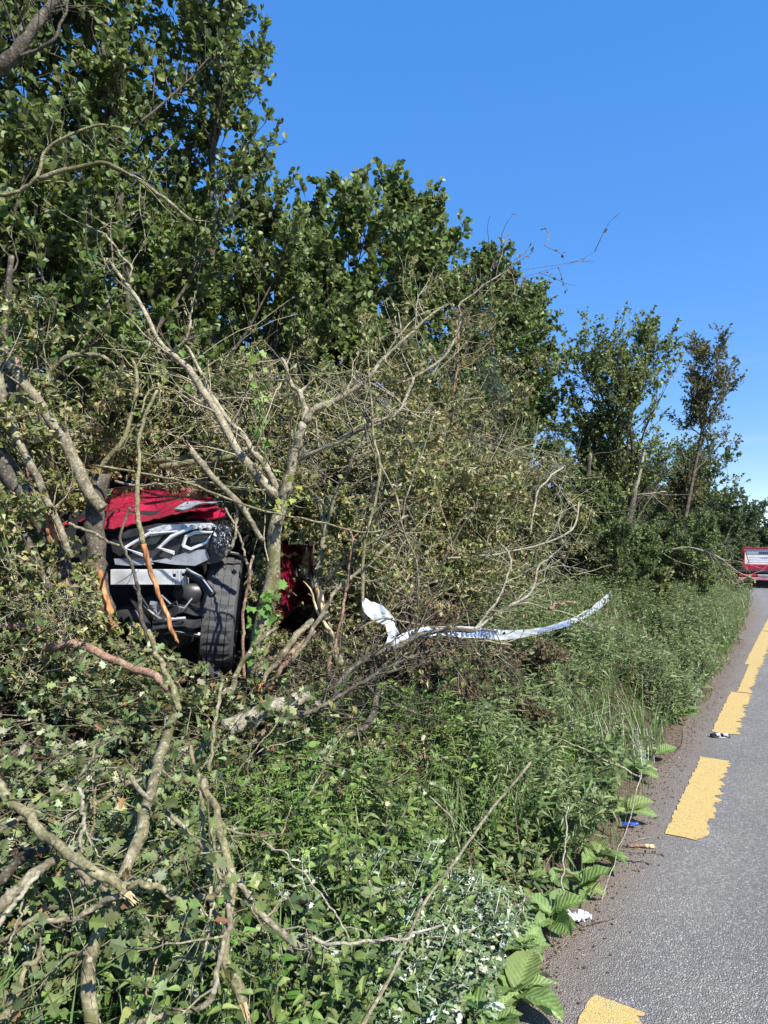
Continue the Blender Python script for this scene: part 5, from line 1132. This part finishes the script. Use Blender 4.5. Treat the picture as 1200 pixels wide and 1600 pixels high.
dock_meshes = []
for k in range(6):
    v, f = dock_leaf_mesh(k); c = np.array([(.15, .235, .07), (.19, .28, .10), (.13, .21, .06), (.24, .33, .13), (.15, .23, .075), (.19, .25, .085)][k])
    a = np.abs(np.tile(np.arange(7) / 3 - 1, 10)); cc = c * np.where(a[:, None] < .1, 1.35, 1.0) * (1 + .06 * np.sin(v[:, 1:2] * 40))
    dock_meshes.append(mesh_data('dock_leaf', v, f, DOCK, cols=cc, smooth=True))
def dock(px, py, n, size, label, aim=None):
    # base point where the sight line meets the margin
    Y = 1.0; best = None
    for Y in np.linspace(1.5, 14, 1200):
        q = P(px, py, Y)
        if q[2] <= gz(q[0], q[1]) + .05: best = q; break
    root = empty('dock_plant', best, label, 'plant', 'dock plants along the road edge')
    for k in range(n):
        az = (k / n) * 2 * pi + rng.uniform(-.3, .3) if aim is None else aim + rng.normal(0, .9)
        o = bpy.data.objects.new('leaf', dock_meshes[rng.integers(6)]); COL.objects.link(o); o.parent = root
        s_ = size * .72 * rng.uniform(.6, 1.35); o.scale = (s_ * rng.uniform(.85, 1.1), s_, s_ * 1.2)
        o.rotation_euler = (rng.uniform(.15, .75), rng.normal(0, .3), az - pi / 2)
        o.location = tuple(rng.normal(0, .015, 3) * np.array((1, 1, .3)) + np.array((0, 0, .01)))
    return root
for a in [(815, 1490, 15, .20, 'largest dock plant, sprawling onto the soil at the bottom'), (802, 1555, 13, .19, 'dock plant at the bottom, just below the largest one'), (860, 1436, 11, .18, 'dock plant left of the white tissue'), (914, 1386, 10, .18, 'dock plant just above the white tissue'),
          (940, 1340, 8, .17, 'dock plant below the cut stick'), (975, 1268, 8, .20, 'dock plant beside the blue scrap'), (1000, 1205, 7, .18, 'dock plant beside the gap in the yellow line'), (1022, 1180, 6, .16, 'dock plant left of the black plastic debris'),
          (1062, 1120, 6, .2, 'small far dock plant beyond the black plastic debris'), (1092, 1080, 6, .22, 'far dock plant where the verge narrows'), (1118, 1045, 6, .25, 'farthest dock plant at the road edge'), (770, 1600, 9, .17, 'dock leaves at the bottom border'), (865, 1380, 5, .13, 'small dock plant at the foot of the dry stalk')]:
    dock(*a)

# nearest nettles and hawthorn sprigs, each a thing with its own leaves
def simple_leaf(name, tpl, col, mat):
    v, f = tpl; return mesh_data(name, v, f, mat, cols=np.tile(np.array(col), (len(v), 1)))
near_haw = [simple_leaf('hawthorn_leaf', HAW, c, LEAF) for c in ((.08, .125, .04), (.12, .17, .06), (.18, .235, .10), (.27, .31, .17))]
near_net = [simple_leaf('nettle_leaf', OVATE, c, LEAF_DULL) for c in ((.08, .17, .03), (.11, .22, .045), (.14, .25, .06))]
def frame_euler(ax, up):
    ax = nrm(np.array(ax)); x = nrm(np.cross(ax, up)); z = np.cross(x, ax); return Matrix(np.stack([x, ax, z], 1).tolist()).to_euler()
def sprig(name, p, d, L, nl, size, meshes, label, cat, group, pairs=False, bark=BARK):
    root = empty(name, p, label, cat, group)
    c = curves(np.array(p)[None], np.array(d)[None], np.array([L]), 6, -.03 if not pairs else .0, .1)
    v, f = tubes(c, np.linspace(.0025, .0012, 6)[None], 4); obj('stem', v, f, bark, root, smooth=True)
    for k in range(nl):
        t = .25 + .75 * ((k // 2 * 2 if pairs else k) + .5) / nl; x = t * 5; i = min(int(x), 4); q = c[0, i] * (1 - (x - i)) + c[0, i + 1] * (x - i)
        tn = nrm(c[0, i + 1] - c[0, i]); side = rand_perp(tn[None])[0]
        if pairs:
            a = (k // 2) * pi / 2 + (k % 2) * pi + rng.normal(0, .2); side = np.array((cos(a), sin(a), .1))
        o = bpy.data.objects.new('leaf', meshes[rng.integers(len(meshes))]); COL.objects.link(o); o.parent = root
        o.location = tuple(q - np.array(p)); s_ = size * rng.uniform(.75, 1.2) * (1.15 - .5 * t if pairs else 1); o.scale = (s_,) * 3
        o.rotation_euler = frame_euler(side + tn * (.2 if pairs else .6), nrm(np.array((.2, -.3, .9)) + rng.normal(0, .35, 3)))
for k in range(46):
    s = rng.uniform(.35, 1.9); u = rng.uniform(.68, 1.7); p = ground(s, u); p[2] += rng.uniform(.12, .30)
    if not keep_clear(p[None])[0]: continue
    az = rng.uniform(0, 6.28); sprig('hawthorn_sprig', p, (cos(az), sin(az), rng.normal(0, .4)), rng.uniform(.15, .28), int(rng.integers(7, 11)), .045, near_haw, 'green lobed hawthorn sprig lying among the lower left branches', 'sprig', 'green hawthorn sprigs in the lower left')
for k in range(38):
    s = rng.uniform(.95, 2.6); u = rng.uniform(.3, 1.0); p = ground(s, u)
    sprig('nettle_plant', p, (rng.normal(0, .2), rng.normal(0, .2), 1), rng.uniform(.28, .44), 12, .068, near_net, 'bright nettle with paired toothed leaves in the lower middle patch', 'plant', 'nettles in the lower middle patch', True, BARK_GREEN)

# climbing leaves on the forked hawthorn
def climber(name, pts, n, label, cols):
    c = np.array([P(*q) for q in pts]); q = spline(c, 20); root = empty(name, c[0], label, 'climbing plant')
    v, f = tubes(q[None], np.linspace(.003, .0015, 20)[None], 4); obj('stem', v, f, BARK_GREEN, root, smooth=True)
    ms = [simple_leaf('ivy_leaf', IVY, cc, LEAF_DULL) for cc in cols]
    for k in range(n):
        i = rng.integers(0, 20); o = bpy.data.objects.new('leaf', ms[rng.integers(len(ms))]); COL.objects.link(o); o.parent = root
        o.location = tuple(q[i] - c[0] + rng.normal(0, .028, 3) + np.array((0, -.03, 0))); s_ = rng.uniform(.028, .05); o.scale = (s_,) * 3
        o.rotation_euler = frame_euler(rng.normal(0, 1, 3) + np.array((.2, -.3, -.5)), nrm(np.array((.4, -.8, .5)) + rng.normal(0, .35, 3)))
climber('climbing_vine', [(425, 720, 3.55), (412, 680, 3.5), (408, 630, 3.5), (398, 590, 3.5), (400, 555, 3.52)], 34, 'yellow green vine leaves between the two boughs of the forked hawthorn', [(.16, .26, .05), (.24, .32, .10), (.10, .19, .04)])
climber('climbing_vine', [(395, 1030, 3.42), (402, 985, 3.4), (415, 945, 3.4), (440, 915, 3.42)], 40, 'bright green vine leaves on the foot of the forked hawthorn', [(.08, .19, .03), (.12, .24, .05)])
climber('climbing_vine', [(430, 800, 3.5), (448, 782, 3.48), (466, 764, 3.48), (455, 750, 3.5)], 12, 'small cluster of yellow leaves at the fork of the hawthorn', [(.30, .33, .07), (.18, .28, .06)])

# ---------------------------------------------------------------- barrier tape
def ribbon(pts, widths, tw, n, parent, name, amp=.002):
    c = np.array([P(*q) for q in pts]); q = spline(c, n); tn = nrm(np.gradient(q, axis=0))
    wd = np.interp(np.linspace(0, 1, n), np.linspace(0, 1, len(widths)), widths); tt = np.interp(np.linspace(0, 1, n), np.linspace(0, 1, len(tw)), tw)
    back = np.array((0.0, 1.0, 0)); upd = nrm(np.cross(tn, np.broadcast_to(back, tn.shape))); upd *= np.sign(upd[:, 2:3] + 1e-9); fr = nrm(np.cross(upd, tn))
    wdir = upd * np.cos(tt)[:, None] + fr * np.sin(tt)[:, None]; nd = nrm(np.cross(tn, wdir))
    k = 7; a = np.linspace(-.5, .5, k)
    wave = amp * np.sin(np.arange(n)[:, None] * .9 + a[None] * 9) + amp * .35 * rng.normal(0, 1, (n, k))
    v = q[:, None] + wdir[:, None] * (wd[:, None] * a[None])[..., None] + nd[:, None] * wave[..., None]
    i = np.arange(n - 1)[:, None] * k; j = np.arange(k - 1)[None]; f = np.stack([i + j, i + j + 1, i + k + j + 1, i + k + j], -1).reshape(-1, 4)
    o = obj(name, v.reshape(-1, 3), f, TAPE, parent, smooth=True)
    return o, q, wdir, wd, nd, tn
tape = empty('barrier_tape', P(602, 1012, 3.3), 'white plastic barrier tape with blue print sagging from stem to tree', 'tape')
PALEBLUE = plain('faded_blue_print', (.50, .58, .70), .5, noise=(.40, .49, .64), scale=40)
def print_on(rb, t0, t1, rows, seed, parent, mat=None):
    """bold blue letter-like strokes printed on the film, illegible as in the photograph"""
    o, q, wdir, wd, nd, tn = rb; r = np.random.default_rng(seed); n = len(q); mb = MB()
    t = t0
    while t < t1:
        w = (t1 - t0) * r.uniform(.03, .055)
        for lo, hi in rows:
            kind = r.integers(3)
            segs = [(t, t + w * .45, lo, hi)] + ([(t, t + w, hi - (hi - lo) * .3, hi)] if kind == 0 else [(t, t + w, lo, lo + (hi - lo) * .3)] if kind == 1 else [(t, t + w, (lo + hi) / 2 - .06, (lo + hi) / 2 + .06)])
            for a, b, l_, h_ in segs:
                m = []
                for (tt, yy) in ((a, l_), (b, l_), (b, h_), (a, h_)):
                    x = np.clip(tt, 0, 1) * (n - 1); i = min(int(x), n - 2); fr = x - i
                    L_ = lambda z: z[i] * (1 - fr) + z[i + 1] * fr
                    nn = L_(nd); nn = nn if nn[1] < 0 else -nn
                    m.append(L_(q) + L_(wdir) * L_(wd) * yy + nn * .010)
                mb.add(np.array(m), np.array([[0, 1, 2, 3]]))
        t += w * 1.5
    return mb.build('blue_print', mat or BLUE, parent)
main = ribbon([(612, 1010, 3.3), (628, 1000, 3.3), (650, 990, 3.32), (690, 987, 3.4), (740, 988, 3.6), (790, 992, 4.1), (830, 988, 4.8), (865, 980, 5.6), (900, 968, 6.8), (930, 950, 8.2), (952, 932, 9.6), (968, 916, 11.3)], [.05, .06, .055, .05, .06, .062, .08, .09, .10, .115, .12, .06], [.2, .1, -.2, .2, .1, .1, .05, 0], 120, tape, 'tape_film')
print_on(main, .02, .10, [(-.3, .3)], 3, main[0]); print_on(main, .24, .42, [(-.32, .3)], 5, main[0]); print_on(main, .50, .95, [(-.3, -.02), (.08, .34)], 7, main[0], mat=PALEBLUE)
ribbon([(570, 936, 3.3), (576, 948, 3.28), (594, 960, 3.27), (607, 970, 3.27), (611, 982, 3.26), (616, 996, 3.25), (604, 1013, 3.25)], [.02, .07, .085, .06, .05, .06, .03], [.1, .3, -.2, .6, -.4, .3], 34, tape, 'torn_end', .005)
ribbon([(970, 916, 11.25), (973, 922, 11.2), (975, 930, 11.2), (974, 942, 11.2)], [.05, .09, .07, .02], [.3, -.3, .4], 14, tape, 'loose_end', .012)

# ---------------------------------------------------------------- recovery truck
TY = 36.0
tz = gz(*(P(1190, 900, TY)[:2])) ; tzr = EYE - (919 - HOR) / FPX * TY
truck = empty('recovery_truck', (P(1194, 900, TY)[0], TY, tzr), 'red and white recovery truck parked on the road, seen from behind', 'truck')
TL = P(1158, 900, TY)[0]; TW = 2.4
def tb_(lo, hi, name, mat, parent=truck, bev=.02, **k):
    m_ = MB(); m_.box((TL + lo[0], TY + lo[1], tzr + lo[2]), (TL + hi[0], TY + hi[1], tzr + hi[2]), bev=bev); o = m_.build(name, mat, parent)
    return o
bed = tb_((0, 0, .80), (TW, 5.2, .92), 'flatbed', BLACK)
tb_((0, -.12, .42), (TW, -.01, .56), 'rear_bumper', TRUCKPINK); tb_((.02, -.06, .60), (TW - .02, -.005, .72), 'tail_beam', TRUCKRED)
tb_((.04, -.09, .62), (.40, -.062, .70), 'tail_light', plain('tail_light_red', (.45, .02, .03), .2)); tb_((TW - .40, -.09, .62), (TW - .04, -.062, .70), 'tail_light', bpy.data.materials['tail_light_red'])
tb_((.9, -.10, .60), (1.45, -.065, .73), 'number_plate', plain('grey_plate', (.35, .36, .36), .4))
hb = empty('headboard', (TL, TY + .6, tzr + .9), None, None); hb.parent = truck; hb.location = (TL - truck.location[0], .6, .9)

def hbx(lo, hi, name, mat, bev=.015): return tb_(lo, hi, name, mat, hb, bev)
hbx((.28, .60, .92), (TW - .28, .70, 1.22), 'lower_board', TRUCKRED)
hbx((.32, .66, 1.22), (TW - .32, .70, 2.06), 'white_panel', WHITE)
hbx((.27, .58, 1.22), (.335, .72, 2.12), 'post', TRUCKRED); hbx((TW - .335, .58, 1.22), (TW - .27, .72, 2.12), 'post', TRUCKRED)
hbx((.336, .58, 2.065), (TW - .336, .72, 2.15), 'top_rail', TRUCKRED)
hbx((.42, .64, 1.78), (TW - .42, .658, 1.92), 'window_strip', GREYGLASS)
for k in range(9): hbx((1.02 + k * .085, .630, 1.80), (1.02 + k * .085 + .06, .637, 1.90), 'letter_mark', BLACK, 0)
for k in range(3): hbx((.5, .652, 1.34 + k * .13), (TW - .5, .659, 1.345 + k * .13), 'panel_seam', STEEL, 0)
hbx((1.1, .645, 1.58), (1.5, .659, 1.60), 'latch', BLACK, 0)
pts = np.array([[TL + .36, TY + .57, tzr + 1.95], [TL + .45, TY + .5, tzr + 1.6], [TL + .55, TY + .45, tzr + 1.2]]); v, f = tubes(pts[None], np.full((1, 3), .018), 6); obj('strap', v, f, BLACK, hb)
cabm = MB(); cabm.box((TL + .2, TY + 3.4, tzr + .75), (TL + TW - .2, TY + 5.3, tzr + 2.05), bev=.12); cabm.build('cab', TRUCKRED, truck)
for sx in (.12, TW - .42):
    for y in (.9, 4.4):
        th = np.arange(24) / 24 * 2 * pi; c = np.array((TL + sx, TY + y, tzr + .38)); pr = [(0, .2), (0, .36), (.02, .385), (.28, .385), (.30, .36), (.30, .2)]
        vv = np.array([[c + np.array((a, r_ * cos(t_), r_ * sin(t_))) for a, r_ in pr] for t_ in th]).reshape(-1, 3); i = np.arange(24)[:, None]; j = np.arange(5)[None]; i2 = (i + 1) % 24
        ty_ = obj('wheel', vv, [np.stack([i * 6 + j, i * 6 + j + 1, i2 * 6 + j + 1, i2 * 6 + j], -1).reshape(-1, 4)], RUBBER, truck, smooth=True)
        m_ = MB(); m_.box(c + np.array((.10, -.19, -.19)), c + np.array((.2, .19, .19)), bev=.08); m_.build('hub', STEEL, ty_)
tb_((.12, .05, .10), (TW - .12, .12, .41), 'underrun_guard', BLACK_MATT); tb_((.5, .3, .34), (TW - .5, 5.0, .74), 'chassis', BLACK_MATT)
tb_((.05, -.02, .06), (.42, 0.0, .40), 'mud_flap', BLACK, bev=0); tb_((TW - .42, -.02, .06), (TW - .05, 0.0, .40), 'mud_flap', BLACK, bev=0)

truck.rotation_euler = (0, 0, radians(-26))
# ---------------------------------------------------------------- small things on and by the road
def ground_at(px, py, dz=.0, on_road=False):
    for Y in np.linspace(1.2, 16, 3000):
        q = P(px, py, Y); h = (float(fall(q[0] * DV[0] + q[1] * DV[1])) + .006) if on_road else gz(q[0], q[1])
        if q[2] <= h + dz: return q
    return q
c = ground_at(1125, 1152, 0, True)
db = empty('plastic_debris', c, 'black broken car plastic lying at the end of the yellow line', 'debris')
m_ = MB()
a = np.linspace(0, pi, 9)
sec = lambda x, r: np.stack([np.full(9, x), np.cos(a) * r * .9, np.sin(a) * r], 1)
vv = np.concatenate([sec(x, r) for x, r in ((-.075, .008), (-.07, .03), (-.04, .034), (-.015, .026), (.0, .024), (.02, .028), (.055, .032), (.072, .026), (.078, .008))]) + c
i = np.arange(8)[:, None] * 9; j = np.arange(8)[None]
obj('shell', vv, [np.stack([i + j, i + j + 1, i + 9 + j + 1, i + 9 + j], -1).reshape(-1, 4)], BLACK, db, smooth=True)
m_.box(c + np.array((-.045, -.034, .020)), c + np.array((-.012, -.012, .040)), bev=.004); m_.build('reflector', CHROME, db)
m_ = MB(); m_.box(c + np.array((.012, -.034, .020)), c + np.array((.05, -.012, .038)), bev=.004); m_.build('reflector', CHROME, db)
m_ = MB(); m_.box(c + np.array((-.03, -.04, .001)), c + np.array((.03, -.030, .012)), bev=.003); m_.build('foot', GREYP, db)

c = ground_at(903, 1440, .02)
r_ = np.random.default_rng(5); nu_, nv_ = 12, 10
U, V = np.meshgrid(np.linspace(-1, 1, nu_), np.linspace(-1, 1, nv_), indexing='ij'); h = .016 * np.abs(np.sin(U * 5 + V * 3)) + .014 * np.abs(np.sin(V * 6 - U * 2)) + r_.normal(0, .004, U.shape)
vv = c + np.stack([U * .04 + .02 * np.sin(V * 3), V * .03 + .012 * np.sin(U * 5), h + .004], -1).reshape(-1, 3); i = np.arange(nu_ - 1)[:, None] * nv_; j = np.arange(nv_ - 1)[None]
fq = np.stack([i + j, i + nv_ + j, i + nv_ + j + 1, i + j + 1], -1).reshape(-1, 4)
tag(obj('crumpled_tissue', vv, [fq], PAPER), 'crumpled white tissue on the soil by the road', 'litter')
c = ground_at(985, 1292, .02); vv = c + np.stack([U * .045, V * .012, h * .7 + .004], -1).reshape(-1, 3); tag(obj('wrapper', vv, [fq], BLUEFOIL), 'small blue wrapper scrap under the dock leaves', 'litter')
c = ground_at(738, 1112, .25); vv = c + np.stack([U * .12 + .03 * np.sin(V * 4), V * .05, h * 1.8 + .04 * U - .03], -1).reshape(-1, 3); tag(obj('bumper_fragment', vv, [fq], plain('scuffed_grey_plastic', (.13, .135, .145), .5)), 'grey broken bumper fragment half buried in the brown brush', 'debris')

def road_stick(a, b, w0, w1, mat, label, endmat=None):
    A = ground_at(*a, on_road=True); Bq = ground_at(*b, on_road=True); q = spline(np.array([A, (A + Bq) / 2 + np.array((0, 0, .004)), Bq]), 10); q[:, 2] += w0 / 2 + .003
    r = np.linspace(w0, w1, 10) / 2; v, f = tubes(q[None], r[None], 9); root = empty('cut_stick', A, label, 'stick')
    obj('wood', v, [f, np.array([list(range(9))[::-1]]), np.array([list(range(81, 90))])], mat, root, smooth=True)
    if endmat:
        e = q[-1]; d = nrm(q[-1] - q[-2]); v, f = tubes(np.stack([e - d * .045, e + d * .002])[None], np.array([[r[-1] * 1.08, r[-1] * 1.05]]), 9); obj('bare_end', v, [f, np.array([list(range(9, 18))])], endmat, root, smooth=True)
road_stick((980, 1325), (1022, 1326), .016, .018, BARK_RED, 'short stick with a bare yellow end on the road margin', SPLIT)
road_stick((985, 1318), (1022, 1309), .005, .003, BARK_PALE, 'thin dry straw just above the short stick')
road_stick((880, 1460), (962, 1437), .006, .004, BARK_DARK, 'thin dark twig under the white tissue')
c = ground_at(1000, 1352, .03)
sprig('dead_sprig', c + np.array((-.05, .03, .05)), (.8, -.5, .0), .16, 11, .022, [simple_leaf('dead_leaf', SMALL, cc, LEAF_DULL) for cc in ((.03, .02, .014), (.06, .04, .025))], 'dark dead leafy sprig lying on the road margin', 'sprig', None, bark=BARK_DARK)

# bark crumbs, leaf bits and grit on the margin
n = 6500; s = rng.uniform(.4, 12, n); u = rng.normal(.07, .12, n); k_ = rng.random(n) < np.exp(-np.clip(-u - .05, 0, 1) * 14); s, u = s[k_], u[k_]; n = len(s)
p = np.where((u > .05)[:, None], ground(s, u), road_pt(s, u, .006)); p[:, 2] += .003
mb = MB(); az = rng.uniform(0, 6.28, n); leaves(QUAD, p, np.stack([np.cos(az), np.sin(az), rng.normal(0, .12, n)], 1), nrm(np.array((0, 0, 1.0)) + rng.normal(0, .25, (n, 3))), .0085, pick([(.09, .055, .035), (.16, .11, .075), (.25, .19, .13), (.05, .035, .025), (.34, .28, .20)], (4, 4, 2, 3, 1), n), mb, .2, .6)
tag(mb.build('bark_litter', LEAF_DULL), 'brown bark crumbs and leaf bits along the road margin', 'litter', kind='stuff')
